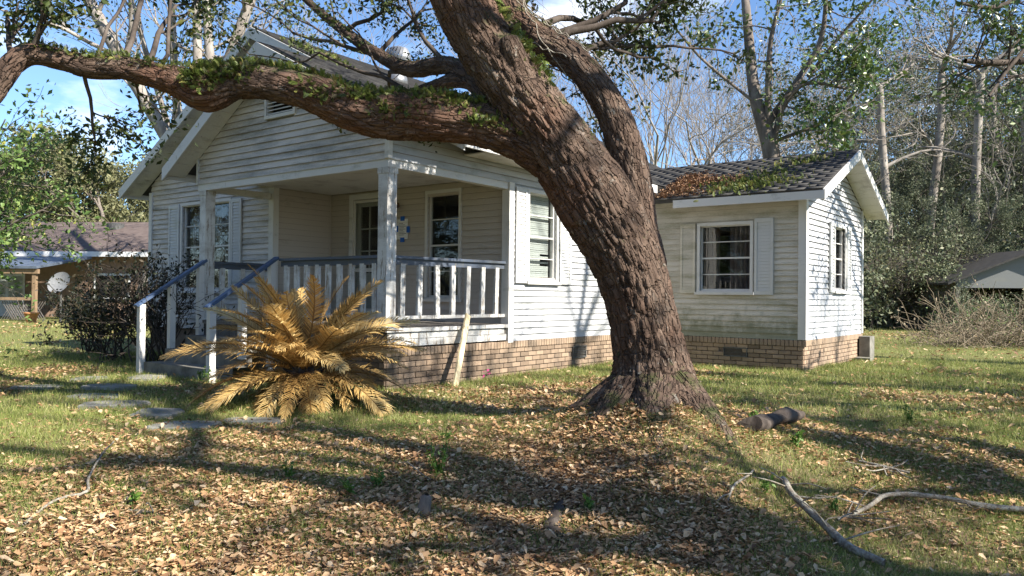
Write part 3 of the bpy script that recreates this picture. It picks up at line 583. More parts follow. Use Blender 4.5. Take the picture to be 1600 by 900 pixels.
Pw = [(-8.6, 13.18, wzf), (WE, 13.18, wzf), (WE, WAY, WAZ), (-8.6, WAY, WAZ)]; ro5, _ = slab(Pw, .07, M['roof_felt'], label='mossy shingle slope of the wing'); shingles(Pw, ro5)
Pv = [(-8.6, 17.82, wzb), (WE, 17.82, wzb), (WE, WAY, WAZ), (-8.6, WAY, WAZ)]; ro6, _ = slab(Pv, .07, M['roof_felt']); shingles(Pv, ro6)
def rake(p, q, name='rake_board', w=.032, h=.17, mat='trim', off=(0, 0, 0)):
    p = A(p, float)+off; q = A(q, float)+off; d = q-p; mb = MB(); n = A([-d[1], d[0], 0]); n = n/np.linalg.norm(n)*w/2; Z = A([0, 0, h])
    mb.hexa([p-n-Z, q-n-Z, q+n-Z, p+n-Z, p-n, q-n, q+n, p+n]); return mb.build(name, M[mat], house)
e_ = .02
rake((AX-.003, RY-e_, AZ-.012), (-16.32, RY-e_, zEl-.012), h=.20); rake((AX+.003, RY-e_, AZ-.012), (EX, RY-e_, zE-.012), h=.20)
rake((PA-.003, PY-e_, PZ-.012), (-12.24, PY-e_, pzl-.012), h=.20); rake((PA+.003, PY-e_, PZ-.012), (-6.97, PY-e_, pzr-.012), h=.20)
rake((WE+e_, WAY-.003, WAZ-.012), (WE+e_, 13.16, wzf-.012), h=.17); rake((WE+e_, WAY+.003, WAZ-.012), (WE+e_, 17.84, wzb-.012), h=.17)
rake((EX+.02, RY-.04, zE-.02), (EX+.02, 13.6, zE-.02), 'fascia_board', h=.15); rake((-6.3, 13.16, wzf-.03), (WE+.04, 13.16, wzf-.03), 'fascia_board', h=.14); rake((-16.33, RY, zEl-.02), (-16.33, BKY, zEl-.02), 'fascia_board', h=.15)
rake((-6.97, PY-.01, pzr-.02), (-6.97, RY+.0, pzr-.02), 'fascia_board', h=.15); rake((-12.25, PY, pzl-.02), (-12.25, RY, pzl-.02), 'fascia_board', h=.15)
# sloped soffits under the overhangs, boards laid side by side
def soffit_run(p, q, inner, nb=1, mat='soffit', drop=.12, gap=.006):
    """boards between edge line p-q and the wall, `inner` is the vector from edge to wall"""
    p = A(p, float)-A([0, 0, drop]); q = A(q, float)-A([0, 0, drop]); inner = A(inner, float); L = np.linalg.norm(q-p); k = max(2, int(L/.30)); d = (q-p)/k; th = A([0, 0, .015]); g = d/np.linalg.norm(d)*gap
    for i in range(k):
        a_ = p+d*i+g; b_ = p+d*(i+1)-g; MB().hexa([a_, b_, b_+inner, a_+inner, a_+th, b_+th, b_+inner+th, a_+inner+th]).build('soffit_board', M[mat], house)
soffit_run((AX-.02, RY+.002, AZ), (-16.28, RY+.002, zEl), (0, .40, 0)); soffit_run((PA-.02, PY+.002, PZ), (-12.20, PY+.002, pzl), (0, .34, 0)); soffit_run((PA+.02, PY+.002, PZ), (-7.0, PY+.002, pzr), (0, .34, 0))
soffit_run((WE-.002, WAY+.02, WAZ), (WE-.002, 17.80, wzb), (-.38, 0, 0)); soffit_run((WE-.002, WAY-.02, WAZ), (WE-.002, 13.2, wzf), (-.38, 0, 0))
MB().box((-6.75, 13.19, 3.045), (WE-.41, WF-.047, 3.06)).build('soffit_board', M['siding_wing'], house)
MB().box((SX+.05, RY+.5, zE-.16), (EX-.005, 13.52, zE-.145)).build('soffit_board', M['soffit'], house)
MB().box((SX+.046, WF-.09, .62), (SX+.105, WF-.03, 3.0)).build('downpipe', simple('rusty_pipe', [(.3, (.30, .14, .08)), (.7, (.45, .26, .17))], 6), house)
# turbine vent on the main roof
tv = at(621, 126, 1.0)-CAM; k_ = None
for t in np.arange(8, 22, .02):
    p = CAM+tv*t
    if p[2] < AZ-SLR*(p[0]-AX) and p[0] > AX: k_ = p; break
if k_ is None: k_ = A([AX+.15, 10.9, AZ-.08])
print('turbine at', k_)
tb = MB().tube([k_+A([0, 0, -.1]), k_+A([0, 0, .06]), k_+A([0, 0, .08]), k_+A([0, 0, .28])], [.20, .18, .15, .15], 20).build('turbine_vent', M['alu'], house, True)
tp = k_+A([0, 0, .28])
MB().tube([tp+A([0, 0, 0]), tp+A([0, 0, .02])], [.17, .17], 20).tube([tp+A([0, 0, .31]), tp+A([0, 0, .33]), tp+A([0, 0, .35])], [.15, .13, .05], 20).build('turbine_cap', M['alu'], tb)
for i in range(20):
    a0 = i/20*2*math.pi; zz = np.linspace(.015, .315, 7); rr = .17+.06*np.sin((zz-.015)/.3*math.pi)
    V = []
    for z, r in zip(zz, rr):
        tw = a0+.5*(z/.3)
        for da, dr in ((0, 0), (.26, .018)): V.append(tp+A([(r+dr)*math.cos(tw+da), (r+dr)*math.sin(tw+da), z]))
    part('fin', A(V), [[2*j, 2*j+1, 2*j+3, 2*j+2] for j in range(6)], M['alu'], tb, True)
# --- brick foundation
fo = MB().box((SX-.22, PF+.02, -.25), (SX-.012, WF+.1, FB-.012)).box((SX-.010, WF+.012, -.25), (WX-.012, WF+.2, FB-.012)).box((WX-.21, WF+.21, -.25), (WX-.012, WB, FB-.012)).box((-9.75, PF+.02, -.25), (SX-.23, PF+.1, FB-.012)).build('foundation', M['mortar'], house)
MB().box((LX, HL+.03, -.25), (-11.7, HL+.2, FB-.01)).build('foundation', M['mortar'], house)
bricks = []
def course_wall(O, u, n, L, holes=()):
    u = A([*u, 0.]); n = A([*n, 0.]); O = A([*O, 0.]); hh = .064
    for r in range(7):
        z = FB-.115-.076*(r+.5); x = -(r % 2)*.107
        while x < L:
            x0, x1 = max(0, x), min(L, x+.205)
            if x1-x0 > .04 and not any(h[0] < (x0+x1)/2 < h[1] and h[2] < z < h[3] for h in holes): bricks.append((O+u*(x0+x1)/2+n*random.uniform(-.003, .003)+A([0, 0, z]), u, n, (x1-x0, .05, hh)))
            x += .215
    x = 0
    while x < L: bricks.append((O+u*(x+.033)+n*.020+A([0, 0, FB-.062+random.uniform(-.002, .002)]), u, n, (.064, .05, .100))); x += .0735
vh = [(11.45-PF, 11.92-PF, .15, .38)]
course_wall((SX-.012, PF), (0, 1), (1, 0), WF-PF, vh)
pv = -5.25; course_wall((SX, WF), (1, 0), (0, -1), WX-SX, [(pv-SX-.23, pv-SX+.23, .18, .36)]); course_wall((WX-.012, WF), (0, 1), (1, 0), WB-WF); course_wall((-9.74, PF), (1, 0), (0, -1), SX+9.74)
me_cache = {}
bb = A([(-.5, -.5, -.5), (.5, -.5, -.5), (.5, .5, -.5), (-.5, .5, -.5), (-.5, -.5, .5), (.5, -.5, .5), (.5, .5, .5), (-.5, .5, .5)])
def brick_mesh():
    import bmesh
    bm = bmesh.new(); bmesh.ops.create_cube(bm, size=1); bmesh.ops.bevel(bm, geom=[e for e in bm.edges], offset=.06, segments=1, affect='EDGES'); me = bpy.data.meshes.new('brick'); bm.to_mesh(me); bm.free(); me.materials.append(M['brick']); return me
bme = brick_mesh(); bv = A([v.co for v in bme.vertices]); bf = [list(p.vertices) for p in bme.polygons]
dist = [np.linalg.norm(b[0]-CAM)*(1.6 if b[3][0] < .1 else 1) for b in bricks]; order = np.argsort(dist); rest = MB()
for k, i in enumerate(order):
    c, u, n, s = bricks[i]
    if k < 300: link('brick', bme, c, fo, rot=(0, 0, math.atan2(u[1], u[0])), scale=s)
    else: rest.add([c+u*v[0]*s[0]+n*v[1]*s[1]+A([0, 0, v[2]*s[2]]) for v in bv], bf)
tag(rest.build('bricks', M['brick'], fo), kind='stuff')
def fvent(w, u0, u1, z0, z1, off):
    f = MB(); t = .018; w.bx(f, u0, u0+t, off-.02, off+.02, z0, z1); w.bx(f, u1-t, u1, off-.02, off+.02, z0, z1); w.bx(f, u0+t, u1-t, off-.02, off+.02, z0, z0+t); w.bx(f, u0+t, u1-t, off-.02, off+.02, z1-t, z1); w.bx(f, u0, u1, off-.06, off-.03, z0, z1)
    o = f.build('foundation_vent', M['vent'], house)
    for i in range(1, 7): zz = z0+(z1-z0)*i/7; w.bx(MB(), u0+t, u1-t, off-.025, off+.010, zz-.005, zz+.005).build('slat', M['vent'], o)
fvent(wS, 11.46, 11.91, .16, .37, .004); fvent(wW, pv-.22, pv+.22, .19, .36, .012)
MB().box((WX+.047, WB-.30, -.1), (WX+.25, WB+.10, FB-.06)).build('concrete_pier', M['concrete'], house)
MB().box((WX+.05, WB-.72, -.05), (WX+.35, WB-.42, .07)).build('step', M['concrete'], house)
# --- taped notice, leaning board
nn = wB.p(-9.73, .030, 2.375); nl = thing('notice', nn, 'white paper notice stuck on the porch wall with blue tape', 'notice')
wB.bx(MB(), -9.86, -9.60, .028, .031, 2.20, 2.55).build('paper', M['paper'], nl)
for u0_, u1_, z0_, z1_ in ((-9.78, -9.68, 2.52, 2.60), (-9.78, -9.68, 2.15, 2.23), (-9.91, -9.83, 2.33, 2.44), (-9.63, -9.55, 2.31, 2.42)): wB.bx(MB(), u0_, u1_, .0315, .0335, z0_, z1_).build('tape', M['tape'], nl)
tx = MB()
for i in range(9): wB.bx(tx, -9.82, -9.82+.18*(.6+.4*((i*7) % 5)/4), .0312, .0318, 2.47-.025*i, 2.478-.025*i)
tx.build('print_lines', M['ink'], nl)
bf0 = ground(711, 603); topb = at(731, 492, 1.); tX = SX+.062; dd_ = topb-CAM; tt = (tX-0)/dd_[0]; topb = CAM+dd_*tt
bl_ = MB().beam([bf0[0], bf0[1], bf0[2]-.02], topb, .095, .028, up=(-1, .25, .3)).build('leaning_board', M['newwood'], None, base=True)
tag(bl_, 'pale new pine board leaning against the porch skirt', 'board')

# ------------------------------------------------------------------ the big leaning oak
rng = np.random.default_rng(11)
def sk(rows):                             # rows of photo x, y, half width in photo pixels, distance -> path and radii in metres
    P = A([at(x, y, d) for x, y, w, d in rows]); R = A([w/F*d for x, y, w, d in rows]); return smooth_path(P, R)
OAK = {
 'trunk': [(1022, 690, 86, 7.2), (1022, 655, 78, 7.2), (1021, 610, 69, 7.2), (1014, 550, 56, 7.2), (1003, 490, 53, 7.18), (988, 430, 54, 7.15), (965, 375, 56.6, 7.12), (930, 315, 60.5, 7.08), (890, 255, 55.5, 7.05), (848, 195, 51.9, 7.0), (803, 135, 48.2, 6.95), (762, 75, 45.5, 6.9), (730, 20, 43.7, 6.85), (700, -50, 42.8, 6.8), (660, -140, 41.0, 6.8), (630, -260, 36.4, 6.8), (610, -400, 30.0, 6.8)],
 'limb': [(930, 300, 46.5, 7.08), (870, 250, 42.8, 7.05), (810, 213, 37.2, 7.02), (750, 194, 33.5, 7.0), (680, 183, 35.3, 7.0), (600, 180, 34.4, 7.05), (540, 166, 30.7, 7.1), (480, 143, 27.9, 7.12), (420, 130, 26.0, 7.15), (370, 128, 28, 7.15), (322, 141, 37, 7.15), (285, 130, 26, 7.15), (240, 117, 20.5, 7.15), (190, 106, 19.5, 7.15), (140, 104, 19.5, 7.15), (95, 93, 16.7, 7.1), (50, 84, 16.7, 7.05), (22, 98, 16.7, 7.0), (0, 128, 16.7, 6.95), (-25, 160, 15.8, 6.9), (-90, 190, 14.0, 6.8), (-170, 170, 10.2, 6.7)],
 'stem': [(1025, 470, 26.4, 7.3), (1012, 410, 29.0, 7.36), (1000, 350, 26.4, 7.42), (990, 290, 27.3, 7.46), (976, 230, 27.3, 7.5), (956, 175, 25.5, 7.55), (927, 128, 24.6, 7.6), (893, 92, 23.8, 7.75), (850, 66, 22.9, 7.95), (800, 20, 23.8, 8.2), (770, -60, 21.1, 8.6), (740, -170, 17.6, 9.0)],
 'stub': [(822, 130, 26, 6.85), (806, 100, 25, 6.78), (796, 72, 21, 6.72), (792, 56, 17, 6.70)],
 'back_limb': [(790, 165, 26, 7.15), (745, 130, 17, 7.6), (700, 102, 14, 8.1), (640, 108, 13, 8.7), (590, 85, 10, 9.2), (540, 50, 8, 9.7), (490, 10, 6, 10.2), (440, -40, 5, 10.6)],
 'back_limb2': [(800, 150, 20, 7.2), (720, 125, 12, 7.8), (640, 150, 10, 8.6), (590, 150, 6, 9.2)],
 'right_limb': [(715, -60, 40, 6.8), (820, -190, 34, 6.5), (980, -300, 30, 6.1), (1200, -420, 26, 5.8), (1500, -560, 20, 5.5), (1900, -700, 14, 5.2)],
}
paths = {k: sk(v) for k, v in OAK.items()}
def root(rows): return smooth_path(A([[x, y, float(gz(x, y))+dz] for x, y, dz, r in rows]), A([r for *_, r in rows]))
paths['root_b'] = root([(-3.05, 6.45, .02, .26), (-2.72, 6.28, -.07, .17), (-2.40, 5.98, -.07, .10), (-2.15, 5.62, -.06, .07), (-1.80, 5.35, -.06, .045)])
paths['root_d'] = root([(-3.15, 6.25, .0, .24), (-2.95, 5.85, -.09, .15), (-2.68, 5.40, -.07, .085), (-2.40, 4.9, -.06, .055)])
paths['root_e'] = root([(-3.50, 6.30, .0, .24), (-3.85, 6.02, -.09, .15), (-4.25, 5.80, -.07, .09), (-4.7, 5.7, -.07, .05)])
paths['root_f'] = root([(-3.35, 6.20, .0, .22), (-3.40, 5.75, -.10, .13), (-3.50, 5.3, -.08, .07)])
def build_oak():
    mb_v, mb_f, b = [], [], 0
    for k, (P, R) in paths.items():
        V, Fc = tube(P, R, 20); n = len(P)*20; V = np.vstack([V, P[0], P[-1]]); Fc = Fc.tolist()
        for i in range(20): Fc += [[(i+1) % 20, i, n], [n-20+i, n-20+(i+1) % 20, n+1]]
        mb_v.append(V); mb_f += [[i+b for i in f] for f in Fc]; b += len(V)
    me = bpy.data.meshes.new('tmp'); me.from_pydata(np.vstack(mb_v).tolist(), [], mb_f); o = bpy.data.objects.new('tmp', me); COL.objects.link(o)
    m = o.modifiers.new('r', 'REMESH'); m.mode = 'VOXEL'; m.voxel_size = .0165
    m2 = o.modifiers.new('s', 'SMOOTH'); m2.iterations = 8; m2.factor = .5
    dg = bpy.context.evaluated_depsgraph_get(); ev = o.evaluated_get(dg).to_mesh(); nv = len(ev.vertices)
    V = np.zeros(nv*3, np.float32); ev.vertices.foreach_get('co', V); V = V.reshape(-1, 3).astype(float)
    Nn = np.zeros(nv*3, np.float32); ev.vertices.foreach_get('normal', Nn); Nn = Nn.reshape(-1, 3).astype(float)
    lt = np.zeros(len(ev.polygons), np.int32); ev.polygons.foreach_get('loop_total', lt); lv = np.zeros(len(ev.loops), np.int32); ev.loops.foreach_get('vertex_index', lv)
    Fc = lv.reshape(-1, 4) if (lt == 4).all() else [list(p.vertices) for p in ev.polygons]
    o.evaluated_get(dg).to_mesh_clear(); bpy.data.objects.remove(o); bpy.data.meshes.remove(me)
    # trunk-following coordinates so that the bark runs along each limb
    SP, ST, SN, SB, SS, SR, s0 = [], [], [], [], [], [], 0
    for k, (P, R) in paths.items():
        T, N, B = frames(P); L = np.concatenate([[0], np.cumsum(np.linalg.norm(np.diff(P, axis=0), axis=1))])
        SP.append(P); SN.append(N); SB.append(B); SS.append(L+s0); SR.append(R); s0 += L[-1]+3.3
    SP, SN, SB, SS, SR = map(np.concatenate, (SP, SN, SB, SS, SR)); idx = np.zeros(nv, int)
    for a in range(0, nv, 4000):
        d = np.sqrt(((V[a:a+4000, None]-SP[None])**2).sum(-1))-SR[None]; idx[a:a+4000] = d.argmin(1)
    rel = V-SP[idx]; ca = (rel*SN[idx]).sum(1); sa = (rel*SB[idx]).sum(1); rr = np.hypot(ca, sa)+1e-6; rm = SR[idx]
    bk = np.stack([ca/rr*np.maximum(rm, .1), sa/rr*np.maximum(rm, .1), SS[idx]], -1)
    w = np.stack([vnoise(bk*A([9, 9, 4]), k) for k in (1, 2, 3)], -1)-.5
    q = (bk+w*A([.035, .035, .09]))/A([.062, .062, .24]); f1, f2 = worley(q); edge = np.clip((f2-f1)/.30, 0, 1)
    amp = np.clip(rm/.28, .22, 1.0)
    dsp = amp*(.030*(edge**.8-.55)+.010*(vnoise(q*2.3, 5)-.5)+.050*(vnoise(bk*A([2.2, 2.2, 1.6]), 6)-.5)+.005*(vnoise(q*6, 9)-.5))
    V = V+Nn*dsp[:, None]
    print('oak verts', nv); return V, Fc, bk
oakb = ground(1022, 655)
oak = thing('oak_tree', oakb, 'massive leaning live oak with furrowed brown bark and a fern-covered limb', 'tree')
Vt, Ft, bk = build_oak(); part('trunk', Vt, Ft, M['oakbark'], oak, True, {'bark': bk})
# twigs and leaf clumps of the oak
def grow(rng, p, d, L, r, lev, out, tips, nch=3, wig=.25, up=.1, taper=.55, spread=.9, seg=5, lenf=.62):
    pts = [p]; rad = [r]; d = d/np.linalg.norm(d)
    for i in range(seg):
        d = d+rng.normal(0, wig, 3)*.5+A([0, 0, up*.4]); d /= np.linalg.norm(d); p = p+d*L/seg; pts.append(p); rad.append(r*(1-(1-taper)*(i+1)/seg))
    out.append((A(pts), A(rad), lev))
    if lev == 0: tips.append((pts[-1], d)); tips.append((pts[seg//2], d)); return
    for c in range(nch):
        t = rng.uniform(.3, 1) if c else 1.; k = min(seg, max(1, int(round(t*seg)))); ax = rng.normal(size=3); ax -= d*(ax@d); ax /= np.linalg.norm(ax)
        nd = d+ax*spread*rng.uniform(.5, 1.1); grow(rng, pts[k], nd, L*lenf*rng.uniform(.75, 1.2), rad[k]*(.8 if c == 0 else .6), lev-1, out, tips, nch, wig, up, taper, spread, seg, lenf)
def branches_mesh(out, minr=.004, sides=(4, 5, 7, 10, 14)):
    Vs, Fs, b = [], [], 0
    for P, R, lev in out:
        V, Fc = tube(P, np.maximum(R, minr), sides[min(lev, 4)]); Vs.append(V); Fs.append(Fc+b); b += len(V)
    return np.vstack(Vs), np.vstack(Fs)
def clumps(rng, tips, n, rad, size, flatten=.8, var=.35):
    C = A([t[0] for t in tips]); k = rng.integers(0, len(C), n) if n else []
    off = rng.normal(size=(n, 3)); off *= (rad*rng.random(n)**.45/np.linalg.norm(off, axis=1))[:, None]; off[:, 2] *= flatten
    return leaf_cloud(rng, C[k]+off, size, var)
out, tips = [], []
r2 = np.random.default_rng(21)
TW = [((45, 92), 7.05, (38, 0), 6.9, .030, 2), ((20, 110), 7.0, (-20, 20), 7.2, .03, 2), ((150, 95), 7.15, (210, 20), 8.0, .02, 2), ((250, 105), 7.2, (300, 20), 8.2, .022, 2), ((130, 110), 7.2, (150, 200), 7.6, .02, 2), ((205, 115), 7.2, (215, 175), 7.8, .016, 1),
      ((590, 85), 9.2, (640, 20), 9.6, .03, 2), ((540, 50), 9.7, (600, -20), 9.8, .03, 2), ((640, 108), 8.7, (560, 120), 9.8, .03, 2), ((700, 102), 8.1, (650, 20), 8.8, .03, 2), ((640, 150), 8.6, (560, 100), 9.6, .03, 2),
      ((800, 20), 8.2, (880, -40), 8.6, .05, 2), ((845, 62), 7.95, (930, 20), 8.5, .045, 2), ((884, 88), 7.75, (960, 70), 8.4, .035, 2), ((770, -60), 8.6, (900, -60), 9.0, .05, 2), ((845, 62), 8, (800, -20), 8.6, .04, 2), ((860, 70), 7.9, (1000, 10), 8.2, .045, 2), ((830, 50), 8.1, (900, 30), 9.0, .045, 2), ((820, 40), 8.2, (960, 110), 9.2, .04, 2), ((780, -40), 8.5, (980, -30), 8.8, .05, 2), ((230, 110), 7.2, (240, 10), 8.0, .03, 2), ((190, 100), 7.2, (330, 60), 9.2, .03, 2), ((590, 85), 9.2, (470, 60), 10, .03, 2)]
for (x0, y0), d0, (x1, y1), d1, r, lv in TW:
    p, q = at(x0, y0, d0), at(x1, y1, d1); grow(r2, p, q-p, np.linalg.norm(q-p)*1.1, r, lv, out, tips, nch=3, wig=.35, up=.05, spread=.9)
HI = [((-90, 190), 6.8, (-260, -60), 7.4), ((610, -400), 6.8, (400, -700), 7.5), ((610, -400), 6.8, (800, -800), 6.5), ((630, -260), 6.8, (300, -400), 8.2), ((740, -170), 9.0, (600, -420), 10.5), ((740, -170), 9, (950, -380), 10.5), ((1200, -420), 5.8, (1300, -700), 7.0), ((1900, -700), 5.2, (2300, -900), 5.0), ((1500, -560), 5.5, (1500, -900), 4.6), ((980, -300), 6.1, (900, -620), 5.2)]
tips_hi = []
for (x0, y0), d0, (x1, y1), d1 in HI:
    p, q = at(x0, y0, d0), at(x1, y1, d1); grow(r2, p, q-p, np.linalg.norm(q-p), .09, 3, out, tips_hi, nch=3, wig=.3, up=.05, spread=.8)
bv_, bf_ = branches_mesh(out); part('branches', bv_, bf_, M['darkbark'], oak, True)['kind'] = 'stuff'
V1, F1, t1 = clumps(r2, tips, 15000, .22, .062); V2, F2, t2 = clumps(r2, tips_hi[::7], 5000, .42, .085)
part('crown', np.vstack([V1, V2]), np.vstack([F1, F2+len(V1)]), M['oakleaf'], oak, attrs={'tone': np.concatenate([t1, t2])})['kind'] = 'stuff'
# resurrection fern on the limb and in the forks
def fern_shape(np_=7):
    V, Fc = [], []
    for i in range(np_):
        t = i/np_; y = .12+.85*t; z = .22*math.sin(t*2.2)-.25*t*t; L = .20*math.sin(math.pi*(t*.8+.17))+.03
        for s in (-1, 1):
            b = len(V); V += [(0, y-.045, z), (0, y+.045, z), (s*L, y+.09, z-.03), (s*L*.6, y-.04, z-.01)]; Fc.append((b, b+3, b+2, b+1) if s > 0 else (b, b+1, b+2, b+3))
    b = len(V); V += [(-.008, 0, 0), (.008, 0, 0), (.004, .97, -.06), (-.004, .97, -.06)]; Fc.append((b, b+1, b+2, b+3)); return A(V), A(Fc)
def orient(rng, N, lean=.8):               # local +y follows a mix of normal and random sideways direction
    n = len(N); t = rng.normal(size=(n, 3)); y = N*rng.uniform(.5, 1.2, n)[:, None]+t*lean*.5; y /= np.linalg.norm(y, axis=1)[:, None]
    x = np.cross(y, rng.normal(size=(n, 3))); x /= np.linalg.norm(x, axis=1)[:, None]; z = np.cross(x, y); return np.stack([x, y, z], -1)
fv, ff = fern_shape()
def fern_patch(name, pathk, t0, t1, n, size, a0, a1, label, seed, rscale=1.0):
    r = np.random.default_rng(seed); P, R = paths[pathk]; m = len(P); i = r.uniform(t0, t1, n)*(m-1)
    a = r.uniform(a0, a1, n); keep = n2(i*.06, a*1.6, 1.3, seed)+r.normal(0, .06, n) > .36+.10*np.abs(a-.2)**1.5; i = i[keep]; a = a[keep]; k = i.astype(int); c = P[k]; Rk = R[k]*rscale
    T = np.gradient(P, axis=0)[k]; T /= np.linalg.norm(T, axis=1)[:, None]; sidev = np.cross(T, A([0, 0, 1.])); sidev /= np.linalg.norm(sidev, axis=1)[:, None]; upv = np.cross(sidev, T)
    sg = np.sign(-(sidev@Vw)); sidev *= sg[:, None]
    N = np.cos(a)[:, None]*upv+np.sin(a)[:, None]*sidev; pos = c+N*(Rk+.004)[:, None]
    sc = size*r.uniform(.5, 1.3, len(k)); V, Fc = inst(fv, ff, orient(r, N, 1.9), pos, sc); tone = np.repeat(r.random(len(k)), len(fv))
    o = part(name, V, Fc, M['fern'], None, attrs={'tone': tone}); return tag(o, label, 'fern', kind='stuff')
fern_patch('fern_growth', 'limb', .13, .60, 5200, .075, -1.15, 1.75, 'thick green fern growing along the top of the long oak limb', 3)
fern_patch('fern_growth', 'limb', .60, .80, 700, .055, -1.0, 1.3, 'thin mossy fern on the limb beyond the hanging burl', 4)
fern_patch('fern_growth', 'stem', .42, .72, 320, .09, -2.6, -.3, 'fern tuft growing in the fork of the oak stems', 6)
fern_patch('fern_growth', 'trunk', .50, .68, 420, .11, .1, 1.0, 'ferns on the upper side of the main oak stem', 8, .96)
# bare vine stems on the second stem
for k in range(14):
    r = np.random.default_rng(60+k); P, R = paths['stem']; i0 = int(r.uniform(.25, .75)*len(P)); n = r.integers(14, 34); a = r.uniform(0, 6.28); da = r.uniform(-.12, .12)
    T, N, B = frames(P); pp = []
    for j in range(n):
        i = min(len(P)-1, i0+j*2); a += da+r.normal(0, .08); pp.append(P[i]+(N[i]*math.cos(a)+B[i]*math.sin(a))*(R[i]+.012+.03*r.random()))
    vv, vf = tube(smooth_path(A(pp), np.full(n, .006), .05)[0], .006, 5); part('vine', vv, vf, M['stick'], oak, True)

# ------------------------------------------------------------------ dead sago palm
def frond_mesh(seed, L, arch, nl=66):
    r = np.random.default_rng(seed); t = np.linspace(0, 1, 26); th = arch[0]+(arch[1]-arch[0])*t**1.25
    d = np.stack([np.cos(th), 0*th, np.sin(th)], -1); P = np.vstack([[0, 0, 0], np.cumsum(d[:-1]*L/25, axis=0)]); P[:, 1] += .05*L*np.sin(t*2.5)*r.uniform(-1, 1)
    V, Fc = tube(P, .011*(1-.75*t), 5); V = V.tolist(); Fc = Fc.tolist(); tone = [.05]*len(V); off = r.uniform(-.32, .18)
    Tn = np.gradient(P, axis=0); Tn /= np.linalg.norm(Tn, axis=1)[:, None]
    for i in range(nl):
        s = .10+.89*(i/nl); k = s*25; a = int(k); f = k-a; p = P[a]*(1-f)+P[min(25, a+1)]*f; tg = Tn[a]; nrm = np.cross(tg, [0, 1, 0]); nrm = nrm if nrm[2] > 0 or abs(tg[2]) > .7 else -nrm
        nrm = np.cross([0, 1., 0], tg)*-1; ll = L*.185*math.sin(math.pi*min(1, s*.86+.12))**.6*r.uniform(.85, 1.1)*(1 if s < .9 else .8)
        for sg in (-1, 1):
            if r.random() < .07: continue
            if r.random() < .08: ll = ll*.55
            dr = tg*(.55+.5*s)+A([0, sg*1., 0])*.85+nrm*(.25+r.normal(0, .10)); dr /= np.linalg.norm(dr); sdv = np.cross(dr, nrm); sdv /= np.linalg.norm(sdv)
            cu = r.uniform(.03, .42); q0 = p; q1 = p+dr*ll*.5-A([0, 0, 1])*ll*.04; q2 = p+dr*ll*.93-(A([0, sg, 0])*.35-tg*.3)*ll*cu-A([0, 0, 1])*ll*cu*.9
            w = .0058; b = len(V); V += [(q0-sdv*w*.7).tolist(), (q0+sdv*w*.7).tolist(), (q1-sdv*w).tolist(), (q1+sdv*w).tolist(), (q2-sdv*w*.25).tolist(), (q2+sdv*w*.25).tolist()]
            Fc += [[b, b+1, b+3, b+2], [b+2, b+3, b+5, b+4]]; tone += [float(np.clip(.12+off+.50*r.random()+.42*s, 0, 1))]*6
    return mesh('frond', A(V), A(Fc), M['frond'], False, {'tone': tone})
pb = ground(474, 632); PALM = pb.copy()
palm = thing('sago_palm', pb, 'dead golden-brown sago palm in front of the porch', 'palm')
pt = MB(); zz = np.linspace(-.05, .42, 9); pt.tube([pb+A([0, 0, z]) for z in zz], .15+.035*np.sin(np.arange(9)*2.1), 14); pt.build('trunk', M['darkbark'], palm)
sc_ = MB(); r = np.random.default_rng(2)
for i in range(70):
    a = i*2.4; z = .02+.38*i/70; p = pb+A([.15*math.cos(a), .15*math.sin(a), z]); q = pb+A([.23*math.cos(a), .23*math.sin(a), z+.06]); sc_.tube([p, q], [.025, .008], 5)
tag(sc_.build('leaf_bases', M['darkbark'], palm), kind='stuff')
fm = {}
ring = [(9, .55, .95, -1.0, -1.30, 0), (20, .45, 1.20, .10, -.90, 1), (23, .42, 1.24, .55, -.42, 2), (20, .40, 1.17, .92, .0, 3), (14, .35, 1.10, 1.28, .65, 4)]
for n, h, L, a0, a1, kk in ring:
    for j in range(n):
        v = j % 4; key = (kk, v)
        if key not in fm: fm[key] = frond_mesh(100+kk*5+v, L, (a0 if kk else -.15, a1))
        az = (j+.5*(kk % 2)+r.uniform(-.3, .3))/n*2*math.pi; s = r.uniform(.95, 1.20)
        link('frond', fm[key], pb+A([.07*math.cos(az), .07*math.sin(az), .30+.03*kk]), palm, rot=(r.normal(0, .22), r.normal(0, .10), az), scale=s)
fg = MB(); lv = [pb+A([.28, -.1, .55]), pb+A([.36, .05, .75]), pb+A([.40, .1, 1.02])]
# ------------------------------------------------------------------ leaf litter, grass, weeds
v2 = Vw[:2]/np.linalg.norm(Vw[:2])
def scatter(rng, n, d0, d1, pw=1.0):
    d = (d0**pw+(d1**pw-d0**pw)*rng.random(n))**(1/pw); l = (rng.random(n)*2-1)*(.74*d+1.2); return d*v2[0]+l*_r[0], d*v2[1]+l*_r[1]
def inside_house(x, y):
    return ((x > LX) & (x < SX+.01) & (y > HL) & (y < BKY)) | ((x > -9.76) & (x < SX+.01) & (y > PF-.01) & (y < HL+.1)) | ((x > SX-.1) & (x < WX+.01) & (y > WF-.01) & (y < WB)) | ((x > -11.6) & (x < -9.75) & (y > 6.0) & (y < HL))
r = np.random.default_rng(33)
def leafdens(x, y):
    g = n2(x, y, .55, 3)*.6+n2(x, y, 1.6, 4)*.4; near = np.exp(-(((x-TRUNK[0]-.6)**2+(y-TRUNK[1]+1.4)**2)/7.)); return np.clip(.02+.55*near+2.1*(g-.47), .04, .62)
